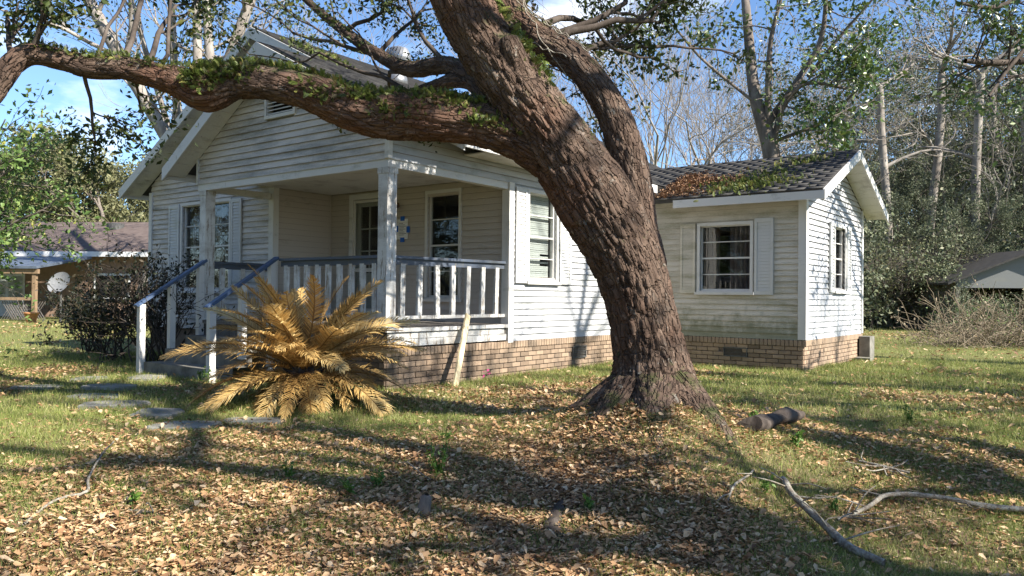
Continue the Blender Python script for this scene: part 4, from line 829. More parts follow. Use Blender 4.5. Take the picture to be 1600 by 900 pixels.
def litter(n, d0, d1, size, name, label, pw, dens=1):
    x, y = scatter(r, n, d0, d1, pw); k = (r.random(n) < leafdens(x, y)*dens) & ~inside_house(x, y) & ((x-TRUNK[0])**2+(y-TRUNK[1])**2 > .16); x, y = x[k], y[k]; m = len(x)
    pos = np.stack([x, y, gz(x, y)+r.random(m)**2*.035+.004], -1); Mx = yaw_tilt(r, m, .27); s = size*np.exp(r.normal(0, .38, m)).clip(.3, 1.55); sc = np.stack([s*r.uniform(.55, 1.7, m), s, s*r.uniform(.2, 1.3, m)], -1)
    V, Fc = inst(LIT_V, LIT_F, Mx, pos, sc); o = part(name, V, Fc, M['litter'], attrs={'tone': np.repeat(r.random(m)**.9, len(LIT_V))}); tag(o, label, 'leaves', kind='stuff'); print(name, m)
litter(190000, 2.6, 7.5, .040, 'leaf_litter', 'brown fallen oak leaves carpeting the ground under the big tree', 1.6)
litter(150000, 2.6, 6.5, .021, 'leaf_litter', 'crumbled leaf fragments and bark bits on the soil in the foreground', 1.5, 1.0)
litter(80000, 7.5, 13, .052, 'leaf_litter', 'fallen leaves scattered over the grass near the house', 1.8, 1.5)
litter(34000, 13, 30, .085, 'leaf_litter', 'thin scatter of dead leaves on the far lawn', 1.8, 1.2)
GB_V = A([(-.045, 0, 0), (.045, 0, 0), (.0, .22, 1.)]); GB_V2 = A([(-.05, 0, 0), (.05, 0, 0), (.035, .10, .6), (-.035, .10, .6), (0, .38, 1.)])
def grass(n, d0, d1, h, label, pw, thr):
    x, y = scatter(r, n, d0, d1, pw); g = n2(x, y, .55, 3)*.5+n2(x, y, 2.8, 9)*.5+.22*np.exp(-(((x+2.6)**2+(y-5.1)**2)/1.6)); k = (g+r.normal(0, .11, n) < thr+.12*sstep(7, 14, x*v2[0]+y*v2[1])) & ~inside_house(x, y); x, y = x[k], y[k]; m = len(x)
    pos = np.stack([x, y, gz(x, y)-.004], -1); V, Fc = inst(GB_V, A([(0, 1, 2)]), yaw_tilt(r, m, .45), pos, np.stack([h*r.uniform(.7, 1.3, m)]*2+[h*r.uniform(.35, 1.5, m)], -1))
    o = part('grass', V, Fc, M['grass'], attrs={'tone': np.repeat(r.random(m), 3)}); tag(o, label, 'grass', kind='stuff'); print('grass', m)
grass(360000, 2.6, 8, .052, 'short patchy winter grass showing between the dead leaves', 1.6, .71); grass(260000, 8, 16, .075, 'sparse green lawn grass around the house', 1.8, .60); grass(120000, 16, 40, .10, 'sunlit lawn grass beyond the wing', 1.8, .50)
def weed(px, py, h, n, label, seed, name='weed', mat='weed', leaf=.05, broad=1.):
    q = np.random.default_rng(seed); b = ground(px, py); o = thing(name, b, label, 'plant', None)
    st = []; tp = []
    for i in range(n):
        a = q.uniform(0, 6.28); ln = q.uniform(.2, .7); e = b+A([math.cos(a)*h*ln*.7, math.sin(a)*h*ln*.7, h*q.uniform(.5, 1)]); mid = (b+e)/2+q.normal(0, h*.06, 3); P = smooth_path(A([b, mid, e]), A([.004, .003, .002]), h/6)
        st.append((P[0], P[1], 0)); tp += [(P[0][k], 0) for k in range(1, len(P[0]))]
    Vb, Fb = branches_mesh(st, .0015); part('stems', Vb, Fb, M[mat], o, attrs={'tone': np.full(len(Vb), .3)})['kind'] = 'stuff'
    V, Fc, tn = clumps(q, tp, n*16, h*.09, leaf, 1., .4); V, tn = V, tn; part('leaves', V, Fc, M[mat], o, attrs={'tone': tn})['kind'] = 'stuff'
WEEDS = [((685, 742), .24, 9, 'feathery green weed clump beside a small stump'), ((590, 765), .15, 6, 'low green weed on leaf litter left of the feathery clump'), ((545, 775), .10, 5, 'tiny ground weed among leaves in the foreground'), ((1245, 700), .15, 4, 'broad-leaved seedling in the shadow beside the rotten log'), ((1180, 660), .14, 5, 'green sprout at the foot of the oak beside the log'), ((1195, 770), .12, 4, 'weed sprout on the bare bank below the oak roots'), ((1300, 800), .10, 4, 'weed near the thick fallen branch'), ((320, 600), .22, 10, 'bright weed patch at the foot of the porch stair post'), ((212, 790), .10, 5, 'small grass tuft near the curved twig'), ((450, 750), .10, 5, 'low clover tuft in sun before the palm'), ((925, 800), .09, 4, 'small sprig beside the knotted surface root'), ((1420, 660), .16, 7, 'sunny weed tuft on the right lawn'), ((700, 690), .08, 4, 'little green sprig in the sunny strip before the palm')]
for i, (p, h, n, lb) in enumerate(WEEDS): weed(*p, h, n, lb, 300+i, leaf=.030 if i != 3 else .045)
az = thing('azalea', ground(757, 592), 'small azalea sprig with pink blooms against the brick foundation', 'plant'); q = np.random.default_rng(9); b0 = ground(757, 592)
V, Fc, tn = clumps(q, [(b0+A([0, 0, .10]), 0)], 14, .05, .045); part('petals', V, Fc, M['petal'], az, attrs={'tone': tn}); 
stt = [(A([b0, b0+A([.03, .0, .07]), b0+A([.12, .05, .16])]), A([.004, .004, .003]), 0)]; Vb, Fb = branches_mesh(stt, .003); part('stem', Vb, Fb, M['darkbark'], az)
# ------------------------------------------------------------------ stones, sticks, log
def slab_stone(px, py, w, d, label, seed, rot=0, mat='stone', name='stepping_stone', h=.05):
    q = np.random.default_rng(seed); c = ground(px, py); n = 11; a = np.sort((np.arange(n)+q.uniform(-.3, .3, n))/n*6.283); rr = q.uniform(.82, 1.1, n)
    x = np.sign(np.cos(a))*np.abs(np.cos(a))**.6*w/2*rr; y = np.sign(np.sin(a))*np.abs(np.sin(a))**.6*d/2*rr; cr, sr = math.cos(YAW+rot), math.sin(YAW+rot); X = c[0]+x*cr-y*sr; Y = c[1]+x*sr+y*cr
    ti = q.normal(0, .012, 2); V = []
    for z, s in ((-.06, 1), (h-.012, 1), (h, .96)):
        for i in range(n): V.append((c[0]+(X[i]-c[0])*s, c[1]+(Y[i]-c[1])*s, c[2]+z+ti[0]*x[i]+ti[1]*y[i]))
    Fc = [[k*n+i, k*n+(i+1) % n, (k+1)*n+(i+1) % n, (k+1)*n+i] for k in (0, 1) for i in range(n)]+[list(range(2*n, 3*n))]
    o = part(name, A(V), Fc, M[mat], base=True); tag(o, label, 'stone', 'stepping stones leading to the porch stairs'); return o
for i, (x, y, w, d, lb) in enumerate([(290, 668, .62, .45, 'pale flat stepping stone beside the dead palm fronds'), (246, 648, .45, .50, 'bluish stepping stone behind the pale one'), (176, 634, .72, .40, 'long grey stepping stone in mid path'), (150, 622, .55, .40, 'sandy half-buried stepping stone behind the long grey one'), (58, 608, .55, .4, 'stepping stone out on the lawn away from the stairs'), (172, 606, .6, .4, 'sunlit tan stepping stone half under leaves'), (228, 592, .5, .5, 'dark stepping stone at the foot of the porch stairs'), (140, 594, .45, .4, 'grass-edged stepping stone near the dark shrub'), (400, 660, .6, .28, 'narrow edging stone under the palm fronds')]): slab_stone(x, y, w, d, lb, 40+i, h=.035)
def stick(rows, label, name='fallen_branch', mat='stick', twigs=0, seed=1):
    P = []; R = []
    for x, y, w, dz in rows:
        g = ground(x, y); d = (g-CAM)@Vw; rr = w/F*d/2; P.append(g+A([0, 0, rr*.7+dz])); R.append(rr)
    P, R = smooth_path(A(P), A(R), .04); q = np.random.default_rng(seed); P = P+np.stack([n2(np.arange(len(P))*.1, np.zeros(len(P)), 2.0, k)-.5 for k in (1, 2, 3)], -1)*A([.03, .03, .012]); o = thing(name, P[0]-A([0, 0, R[0]]), label, 'branch')
    V, Fc = tube(P, R*.62*(1+.16*(n2(np.arange(len(R))*.35, np.zeros(len(R)), 1.0, seed)-.5)*2), 9); part('wood', V, Fc, M[mat], o, True)
    for k in range(twigs):
        i = int(q.uniform(.2, .95)*len(P)); d = q.normal(size=3); d[2] = abs(d[2])*.25; L = q.uniform(.12, .4); d = d/np.linalg.norm(d); tw = smooth_path(A([P[i], P[i]+d*L*.5+q.normal(0, .02, 3), P[i]+d*L]), A([.006, .005, .003]), .05); V, Fc = tube(tw[0], tw[1], 5); part('twig', V, Fc, M[mat], o, True)
stick([(1385, 892, 22, .02), (1320, 862, 22, .02), (1270, 820, 20, .04), (1240, 790, 19, .06), (1222, 765, 17, .05)], 'thick grey lichen-spotted branch lying down the bank', twigs=9, seed=2)
stick([(1610, 806, 15, .02), (1530, 800, 14, .03), (1460, 792, 13, .05), (1390, 788, 12, .05), (1350, 805, 11, .03), (1310, 818, 8, .01)], 'long grey branch lying across the right lawn', twigs=10, seed=4)
stick([(1345, 728, 6, .03), (1380, 740, 7, .05), (1420, 748, 5, .04)], 'bundle of pale dead twigs in the tree shadow', twigs=8, seed=5)
stick([(42, 824, 8, .01), (75, 795, 8, .02), (110, 784, 7, .03), (135, 780, 7, .04), (150, 742, 5, .07), (178, 712, 4, .10)], 'curved pale twig rising from the leaves', name='fallen_twig', seed=6)
stick([(196, 800, 4, .01), (230, 803, 4, .015), (265, 808, 3, .01)], 'thin straight twig among weeds beside the curved twig', name='fallen_twig', twigs=1, seed=7)
stick([(640, 735, 3, .06), (655, 748, 3, .05), (672, 755, 3, .02)], 'thin twig leaning beside the feathery weed', name='fallen_twig', seed=8)
stick([(1180, 745, 5, .04), (1150, 770, 6, .05), (1140, 790, 5, .02)], 'thin forked root-like stick on the bank under the oak', name='fallen_twig', twigs=2, seed=9)
def log(px0, py0, px1, py1, r0, label, up=.0):
    a = ground(px0, py0); b = ground(px1, py1); a[2] += r0*.8; b[2] += r0*.8; P = np.linspace(a, b, 14); q = np.random.default_rng(3)
    V, Fc = tube(P, r0*(1+.10*np.sin(np.arange(14)*.7)), 14); V[:, 2] = a[2]+(V[:, 2]-a[2])*.8; V = V+(vnoise(V*9, 4)-.5)[:, None]*A([.09, .09, .09]); o = thing('rotten_log', (a+b)/2-A([0, 0, r0*1.1]), label, 'log'); part('wood', V, Fc, M['darkbark'], o, True)
    for i, nm in ((0, 'cut_end'), (13, 'cut_end')): part(nm, np.vstack([V[i*14:(i+1)*14], P[i]]), [[k, (k+1) % 14, 14] for k in range(14)], M['darkbark'], o)
log(1172, 676, 1240, 662, .085, 'short rotten log lying beside the oak roots')
sp = ground(662, 805); o = thing('small_stump', sp, 'small upright wooden stub in sunlit leaves', 'stump'); V, Fc = tube([sp+A([0, 0, -.05]), sp+A([.005, 0, .05]), sp+A([.012, .01, .11]), sp+A([.015, .01, .125])], [.05, .04, .035, .015], 9); part('wood', V, Fc, M['greybark'], o, True)
kp = [(-2.78, 4.42), (-2.62, 4.30), (-2.55, 4.12), (-2.66, 3.98)]; kp = [ground(885, 780)[:2], ground(872, 800)[:2], ground(862, 825)[:2], ground(880, 848)[:2]]
P2, R2 = smooth_path(A([[*c, float(gz(*c))-.012] for c in kp]), A([.02, .05, .055, .03]), .015); V, Fc = tube(P2, R2, 20); q = V-np.repeat(P2, 20, axis=0); V = V+q*((worley(V*A([22, 22, 12]))[0]-.5)*.9)[:, None]
o = thing('surface_root', ground(872, 815), 'knotted grey oak root surfacing from the leaf litter', 'root'); part('wood', V, Fc, M['darkbark'], o, True)

# ------------------------------------------------------------------ trees around
TM = {}
def tree_meshes(key, seed, H, r, lev, nch, spread, up, wig, lenf, bark, leaf=None, nleaf=0, crad=.5, lsize=.1, d0=(0, 0, 1), seg=6, first=.45, lowleaf=0, minr=.006, sparse=1):
    q = np.random.default_rng(seed); out, tips = [], []; d = A(d0, float); d /= np.linalg.norm(d)
    grow(q, A([0, 0, -.2]), d, H*first, r, 0, out, [], seg=seg, wig=wig*.35, up=.0, taper=.75); P, R, _ = out[0]; tr = out[:]; sub = []
    for c in range(nch+3):
        k = len(P)-1 if c < 2 else q.integers(max(1, int(len(P)*.4)), len(P)); ax = q.normal(size=3); ax[2] *= .2; ax /= np.linalg.norm(ax)
        grow(q, P[k], d*(.9 if c == 0 else .5)+ax*spread*.8, H*(1-first)*lenf*q.uniform(.8, 1.15), R[k]*(.8 if c == 0 else .5), lev, sub, tips, nch, wig, up, .5, spread, seg, .66)
    V, Fc = tube(P, R, 14); TM[key] = [('trunk', mesh('trunk', V, Fc, M[bark], True))]
    bV, bF = branches_mesh(sub, minr); TM[key].append(('branches', mesh('branches', bV, bF, M[bark], True)))
    if nleaf:
        if lowleaf:
            n2_ = int(nleaf*lowleaf); th = q.uniform(0, 6.28, 60); tips = tips+[(A([math.cos(a)*q.uniform(.5, 1)*H*.22, math.sin(a)*q.uniform(.5, 1)*H*.22, q.uniform(.02, .5)*H]), 0) for a in th for _ in range(max(1, len(tips)//160))]
        V, Fc, tn = clumps(q, tips[::sparse], nleaf, crad, lsize, .75); TM[key].append(('crown', mesh('crown', V, Fc, M[leaf], False, {'tone': tn})))
    print(key, len(sub), len(tips))
def put_tree(key, name, loc, label, rot=0, s=1., group=None, cat='tree'):
    o = thing(name, loc, label, cat, group)
    o.rotation_euler = (0, 0, rot); o.scale = (s, s, s)
    for nm, me in TM[key]:
        p = bpy.data.objects.new(nm, me); COL.objects.link(p); p.parent = o
        if nm != 'trunk': p['kind'] = 'stuff'
    return o
def gp(px, d):
    p = at(px, 460, d); p[2] = float(gz(p[0], p[1])); return p
tree_meshes('evergreen', 1, 17, .28, 3, 3, .9, .08, .3, .62, 'greybark', 'evergreen', 30000, .62, .155, lowleaf=.3)
tree_meshes('evergreen_b', 2, 14, .22, 3, 3, 1.0, .05, .3, .66, 'darkbark', 'evergreen', 28000, .6, .145, lowleaf=.4)
tree_meshes('greygreen', 3, 18, .25, 3, 3, .8, .12, .35, .60, 'palebark', 'greygreen', 20000, .65, .14, lowleaf=.1)
tree_meshes('olive', 4, 11, .25, 3, 3, 1.0, .08, .3, .62, 'greybark', 'olive', 15000, .85, .26, lowleaf=.4)
tree_meshes('bare', 5, 17, .24, 4, 3, .5, .16, .28, .62, 'palebark', first=.22, seg=6, minr=.009)
tree_meshes('bare_b', 6, 15, .22, 4, 3, .6, .14, .30, .66, 'palebark', first=.3, seg=6, minr=.009)
tree_meshes('tall_bare', 7, 22, .27, 3, 3, .8, .10, .28, .5, 'palebark', 'oakleaf', 900, .4, .16, first=.66, d0=(0, 0, 1), minr=.010)
tree_meshes('under', 8, 4.5, .06, 2, 4, 1.0, .05, .35, .7, 'darkbark', 'evergreen', 6000, .55, .15, lowleaf=.5, first=.3)
tree_meshes('under_b', 9, 4.0, .05, 3, 4, .9, .1, .35, .75, 'greybark', 'olive', 1500, .5, .13, lowleaf=.5, first=.25)
r = np.random.default_rng(77)
FG = 'evergreen trees of the wood behind the shed and wing'
for px, d, key, s in [(1350, 40, 'evergreen', .50), (1405, 38, 'evergreen_b', .55), (1455, 44, 'evergreen', .55), (1505, 42, 'evergreen_b', .65), (1555, 46, 'evergreen', .6), (1600, 42, 'evergreen_b', .7), (1650, 44, 'evergreen', .7), (1720, 40, 'evergreen_b', .9), (1800, 40, 'evergreen', .9), (1300, 48, 'evergreen_b', .55), (1900, 36, 'evergreen_b', 1.0), (1490, 36, 'evergreen', .42), (1430, 48, 'evergreen', .7)]:
    put_tree(key, 'evergreen_tree', gp(px, d), 'dense dark evergreen tree in the wood '+('right behind the wing gable' if px < 1380 else 'between the wing and the shed' if px < 1530 else 'directly behind the shed' if px < 1700 else 'beyond the far side of the shed'), r.uniform(0, 6.28), s*r.uniform(.92, 1.08), FG)
for px, d, s in [(1330, 50, .95), (1375, 44, .9), (1425, 52, 1.1), (1475, 46, 1.0), (1530, 52, 1.15), (1580, 47, 1.05), (1640, 52, 1.15), (1240, 52, .7), (1180, 56, .62), (1500, 58, 1.2), (1400, 60, 1.2), (1700, 46, 1.1)]:
    put_tree('greygreen', 'grey_green_tree', gp(px, d), 'tall thin-leaved grey-green tree '+('seen over the wing ridge' if px < 1300 else 'rising behind the wing gable' if px < 1400 else 'rising above the dark wood'), r.uniform(0, 6.28), s, 'pale trees rising above the wood')
for px, d, s, key in [(1085, 36, .92, 'bare'), (1120, 42, 1.0, 'bare_b'), (1045, 40, .95, 'bare_b'), (1160, 46, .9, 'bare'), (1010, 48, 1.0, 'bare'), (1210, 44, .85, 'bare_b'), (690, 50, 1.0, 'bare_b'), (560, 44, 1.0, 'bare'), (480, 50, 1.05, 'bare_b')]:
    put_tree(key, 'bare_tree', gp(px, d), 'leafless pale tree with fanning branches '+('above the neighbouring roof' if px < 200 else 'behind the turbine vent' if px < 800 else 'between the oak and the magnolia' if px < 1180 else 'beside the magnolia'), r.uniform(0, 6.28), s, 'bare winter trees behind the house')
for px, d, s in [(1512, 27.5, .42), (1560, 28, .34), (1360, 33, 1.0), (1400, 35, 1.15), (1440, 36, 1.2), (1350, 38, 1.3), (1475, 35, 1.0), (1520, 39, 1.4), (1570, 40, 1.4), (1620, 40, 1.4), (1700, 34, 1.2), (1400, 40, 1.5), (1470, 42, 1.6), (1330, 42, 1.4)]:
    put_tree('under', 'undergrowth_bush', gp(px, d), 'dark leafy undergrowth bush '+('beside the wing gable end' if px < 1380 else 'between the wing and the shed' if px < 1530 else 'next to the shed'), r.uniform(0, 6.28), s, 'undergrowth along the edge of the wood', 'bush')
for px, d, s in [(1372, 33, .8), (1425, 34, .9), (1465, 33, .8)]:
    put_tree('under_b', 'scrub_bush', gp(px, d), 'brown twiggy scrub bush before the dark undergrowth', r.uniform(0, 6.28), s, 'twiggy scrub at the edge of the wood', 'bush')
for px, d, s in [(1392, 37, .8), (1448, 40, .9), (1520, 38, .85), (1562, 43, .9), (1610, 38, .85)]:
    put_tree('tall_bare', 'bare_wood_tree', gp(px, d), 'tall pale thin-branched trunk standing in the wood between wing and shed' if px < 1530 else 'tall pale thin-branched trunk standing in the wood behind the shed', r.uniform(0, 6.28), s, 'pale trunks in the wood')
# pale trunks behind the left side of the roof
def lean_tree(x0, y0, x1, y1, w, d, label, seed):
    a = at(x0, y0, d); b = at(x1, y1, d); u = (b-a)/(b[2]-a[2]); base = a-u*(a[2]+.2); top = a+u*(17-a[2]); o = thing('pale_trunk_tree', (base[0], base[1], 0), label, 'tree')
    P, R = smooth_path(A([base, base+u*5+A([.1, .1, 0]), base+u*11, top]), A([w*1.25, w, w*.8, w*.5])/F*d/2, .3); V, Fc = tube(P, R, 14); part('trunk', V, Fc, M['palebark'], o, True)
    q = np.random.default_rng(seed); out, tips = [], []
    for k in range(7):
        i = int(q.uniform(.4, .98)*len(P)); dv = q.normal(size=3); dv[2] = abs(dv[2])*.6+.4; grow(q, P[i], dv, q.uniform(2, 4.5), R[i]*.4, 2, out, tips, 3, .35, .1, .5, .9, 5, .65)
    V, Fc = branches_mesh(out, .010); part('branches', V, Fc, M['palebark'], o, True)['kind'] = 'stuff'
    V, Fc, tn = clumps(q, tips, 900, .5, .13); part('crown', V, Fc, M['oakleaf'], o, attrs={'tone': tn})['kind'] = 'stuff'
lean_tree(252, 205, 150, 20, 24, 30, 'thick pale trunk leaning left behind the front gable', 1); lean_tree(262, 205, 236, 110, 10, 31, 'thin dark trunk beside the leaning pale one', 2)
lean_tree(272, 105, 268, 0, 15, 30, 'straight pale trunk left of the gable peak', 3); lean_tree(308, 108, 308, 0, 17, 29, 'straight pale trunk next to a twin beside the gable peak', 4); lean_tree(328, 104, 322, 0, 17, 28, 'twin pale trunk closest to the gable peak', 5); lean_tree(370, 60, 392, 0, 22, 30, 'pale trunk rising behind the gable peak', 6)
# magnolia behind the wing roof
mp = gp(1205, 24); mg = thing('magnolia_tree', mp, 'glossy-leaved magnolia with a bent brown trunk behind the wing roof', 'tree')
P, R = smooth_path(A([mp-A([0, 0, .3]), at(1212, 330, 24), at(1205, 240, 24), at(1190, 185, 24), at(1178, 140, 24), at(1170, 60, 24.2), at(1163, -20, 24.5)]), A([.32, .29, .26, .22, .18, .15, .12]), .15); V, Fc = tube(P, R, 14); part('trunk', V, Fc, M['greybark'], mg, True)
out, tips = [], []; q = np.random.default_rng(31)
BR = [((1195, 200), (1250, 120), (1283, 60), (1292, -20), .12), ((1205, 235), (1225, 165), (1262, 130), (1330, 140), .10), ((1185, 165), (1100, 95), (1060, 50), (1030, 20), .05), ((1200, 215), (1200, 130), (1205, 60), (1220, 0), .11), ((1262, 120), (1310, 60), (1345, 20), (1380, -20), .06), ((1200, 225), (1285, 190), (1330, 150), (1350, 130), .06)]
for *pp, rr in BR:
    PP, RR = smooth_path(A([at(x, y, 24-.4*i) for i, (x, y) in enumerate(pp)]), np.linspace(rr, rr*.45, 4), .2); out.append((PP, RR, 3))
    for k in range(7):
        i = int(q.uniform(.35, 1)*(len(PP)-1)); grow(q, PP[i], q.normal(size=3)+A([0, 0, .3]), q.uniform(.8, 1.8), RR[i]*.4, 1, out, tips, 3, .35, .08, .5, 1., 4, .7)
V, Fc = branches_mesh(out, .008); part('branches', V, Fc, M['greybark'], mg, True)['kind'] = 'stuff'
tips += [(at(1325+q.normal(0, 22), 105+q.normal(0, 20), 23+q.normal(0, .4)), 0) for _ in range(45)]+[(at(1280+q.normal(0, 25), 190+q.normal(0, 15), 23.5+q.normal(0, .5)), 0) for _ in range(30)]
V, Fc, tn = clumps(q, tips, 5200, .42, .15); part('crown', V, Fc, M['magleaf'], mg, attrs={'tone': tn})['kind'] = 'stuff'
# oak beyond the right edge whose limbs reach in over the lawn
ep = gp(1850, 14); eo = thing('edge_oak', ep, 'dark-limbed oak reaching in over the lawn beside the wing', 'tree'); q = np.random.default_rng(71)
P, R = smooth_path(A([ep-A([0, 0, .3]), at(1855, 330, 14), at(1845, 150, 14), at(1830, -80, 14), at(1800, -300, 14)]), A([.34, .30, .27, .22, .15]), .15); V, Fc = tube(P, R, 14); part('trunk', V, Fc, M['darkbark'], eo, True)
out, tips = [], []
for pp, rr in [(((1850, 190), (1740, 95), (1640, 92), (1560, 98), (1508, 95)), .10), (((1848, 100), (1740, -10), (1650, 30), (1590, 90), (1545, 150)), .06), (((1840, 0), (1740, -60), (1640, -30), (1560, 10), (1500, 5)), .07), (((1850, 160), (1720, 180), (1630, 120), (1560, 125)), .045)]:
    PP, RR = smooth_path(A([at(x, y, 14-.3*i) for i, (x, y) in enumerate(pp)]), np.linspace(rr, rr*.4, len(pp)), .12); out.append((PP, RR, 3))
    for k in range(12):
        i = int(q.uniform(.35, 1)*(len(PP)-1)); grow(q, PP[i], q.normal(size=3)+A([0, 0, .2]), q.uniform(.5, 1.2), RR[i]*.4, 1, out, tips, 3, .4, .0, .5, 1., 4, .7)
V, Fc = branches_mesh(out, .006); part('branches', V, Fc, M['darkbark'], eo, True)['kind'] = 'stuff'
V, Fc, tn = clumps(q, tips, 2600, .28, .10); part('crown', V, Fc, M['magleaf'], eo, attrs={'tone': tn})['kind'] = 'stuff'
# far left: round olive tree, thicket and privet at the edge
for px, d, s in [(165, 60, 1.28), (95, 66, 1.2), (228, 66, 1.2), (20, 60, 1.1), (-60, 58, 1.1), (290, 75, 1.1), (380, 72, 1.0), (130, 70, 1.3), (200, 72, 1.35)]:
    put_tree('olive', 'olive_tree', gp(px, d), 'rounded olive-green tree behind the neighbouring house', r.uniform(0, 6.28), s*.95, 'olive trees behind the neighbouring house')
for px, d in [(800, 80), (900, 76), (1000, 82), (1100, 78), (650, 80), (520, 78)]: put_tree('greygreen', 'far_tree', gp(px, d), 'distant grey-green tree seen between the house roof and bare branches', r.uniform(0, 6.28), .55, 'distant trees behind the house')
pv_ = gp(-150, 9.5); pr = thing('privet_tree', pv_, 'bright green privet reaching in at the lawn edge below the oak limb', 'tree'); out, tips = [], []; q = np.random.default_rng(41)
for k in range(15):
    tgt = at(q.uniform(-60, 85), q.uniform(180, 365), q.uniform(8.8, 10.4)); b0 = pv_+A([q.normal(0, .12), q.normal(0, .12), q.uniform(0, .5)]); mid = (b0*.4+tgt*.6)+A([0, 0, .35]); PP, RR = smooth_path(A([b0, mid, tgt]), A([.035, .022, .008]), .12); out.append((PP, RR, 1))
    for j in range(9):
        i = int(q.uniform(.4, 1)*(len(PP)-1)); grow(q, PP[i], q.normal(size=3)*.8+(tgt-mid)/np.linalg.norm(tgt-mid), q.uniform(.3, .7), .008, 1, out, tips, 3, .3, -.03, .5, .8, 4, .7)
V, Fc = branches_mesh(out, .003); part('branches', V, Fc, M['greybark'], pr, True)['kind'] = 'stuff'
V, Fc, tn = clumps(q, tips, 9000, .17, .062); part('crown', V, Fc, M['privet'], pr, attrs={'tone': tn})['kind'] = 'stuff'
# dark sparse shrubs against the left end of the house
def shrub(px, d, h, w, nl, label, seed, name='camellia_shrub', mat='shrubleaf', stems=16):
    b = gp(px, d); o = thing(name, b, label, 'shrub'); q = np.random.default_rng(seed); out, tips = [], []
    for k in range(stems):
        a = q.uniform(0, 6.28); dv = A([math.cos(a)*w, math.sin(a)*w, 1.]); grow(q, b+A([q.normal(0, .12), q.normal(0, .12), -.05]), dv, h*q.uniform(.5, .8), .014, 2, out, tips, 3, .35, .12, .5, .6, 5, .55)
    V, Fc = branches_mesh(out, .0035); part('stems', V, Fc, M['darkbark'], o, True)['kind'] = 'stuff'; V, Fc, tn = clumps(q, tips, nl, .14, .062); part('leaves', V, Fc, M[mat], o, attrs={'tone': tn})['kind'] = 'stuff'
shrub(185, 14.0, 1.3, .55, 3400, 'dense dark shrub standing off the house corner', 1); shrub(150, 15.5, 1.2, .6, 3000, 'dark shrub between the neighbouring carport and the house', 2); shrub(262, 12.9, 1.75, .35, 700, 'sparse leggy shrub in front of the left window', 3, stems=18); shrub(228, 13.2, 1.7, .4, 1300, 'twiggy shrub at the house corner beside the stair rail', 4)
# ------------------------------------------------------------------ neighbouring house and carport
fw = A([v2[0], v2[1], 0]); rt = A([_r[0], _r[1], 0])
nb0 = gp(110, 37); nh = thing('neighbour_house', nb0, 'low brick house with brown roof beyond the lawn on the porch side', 'house')
def NB(x, y, z): return nb0+rt*x+fw*(y-.10*x)+A([0, 0, z])
def nbox(mb, x0, x1, y0, y1, z0, z1): return mb.hexa([NB(x0, y0, z0), NB(x1, y0, z0), NB(x1, y1, z0), NB(x0, y1, z0), NB(x0, y0, z1), NB(x1, y0, z1), NB(x1, y1, z1), NB(x0, y1, z1)])
nbox(MB(), -8, 8, 0, 8, -.2, 2.9).build('wall', M['tanbrick'], nh)
rf = MB().hexa([NB(-8.6, -.7, 2.95), NB(8.6, -.7, 2.95), NB(8.6, 4, 4.75), NB(-8.6, 4, 4.75), NB(-8.6, -.7, 3.08), NB(8.6, -.7, 3.08), NB(8.6, 4, 4.9), NB(-8.6, 4, 4.9)]).build('roof', M['redroof'], nh)
MB().hexa([NB(-8.6, 4.01, 4.75), NB(8.6, 4.01, 4.75), NB(8.6, 8.7, 2.95), NB(-8.6, 8.7, 2.95), NB(-8.6, 4.01, 4.9), NB(8.6, 4.01, 4.9), NB(8.6, 8.7, 3.08), NB(-8.6, 8.7, 3.08)]).build('roof', M['redroof'], nh)
nbox(MB(), -8.62, 8.62, -.76, -.71, 2.86, 3.09).build('fascia_board', M['white'], nh)
MB().tube([NB(.6, 3.0, 4.4), NB(.6, 3.0, 4.72), NB(.6, 3.0, 4.75)], [.4, .42, .2], 14).build('roof_vent', M['vent'], rf)
dw = nbox(MB(), -4.1, -2.3, -.05, -.01, 0, 2.1).build('door', M['white'], nh)
for i in range(2): nbox(MB(), -4.0+i*.88, -3.26+i*.88, -.07, -.055, .9, 1.95).build('pane', M['glass'], dw)
wn = nbox(MB(), 1.2, 3.0, -.06, -.01, .9, 2.1).build('window', M['white'], nh); nbox(MB(), 1.3, 2.9, -.075, -.062, 1.0, 2.0).build('pane', M['dark'], wn)
cp = thing('carport', NB(-2, -3, 0), 'wooden patio roof with blue-grey sheet top on orange posts', 'carport')
MB().hexa([NB(-4.8, -5, 2.15), NB(1.5, -5, 2.15), NB(1.5, -.8, 2.75), NB(-4.8, -.8, 2.75), NB(-4.8, -5, 2.25), NB(1.5, -5, 2.25), NB(1.5, -.8, 2.85), NB(-4.8, -.8, 2.85)]).build('roof', M['bluetarp'], cp)
for x in (-4.6, -2.0, 1.3): nbox(MB(), x-.08, x+.08, -4.85, -4.69, -.1, 2.14).build('post', M['woodpost'], cp)
nbox(MB(), -4.8, 1.5, -4.9, -4.75, 1.95, 2.13).build('beam', M['woodpost'], cp); MB().beam(NB(-2.0, -4.77, 1.4), NB(-1.3, -4.77, 1.95), .08, .1).beam(NB(-2.0, -4.77, 1.4), NB(-2.7, -4.77, 1.95), .08, .1).build('brace', M['woodpost'], cp); nbox(MB(), -4.5, 1.3, -4.8, -4.74, .85, .97).build('patio_rail', M['woodpost'], cp)
lt_ = MB()
for i in range(14):
    x = -.2+i*.11; lt_.beam(NB(x, -4.70, .05), NB(x+.5, -4.70, .8), .02, .02).beam(NB(x+.5, -4.68, .05), NB(x, -4.68, .8), .02, .02)
tag(lt_.build('lattice', M['greywood'], cp), kind='stuff')
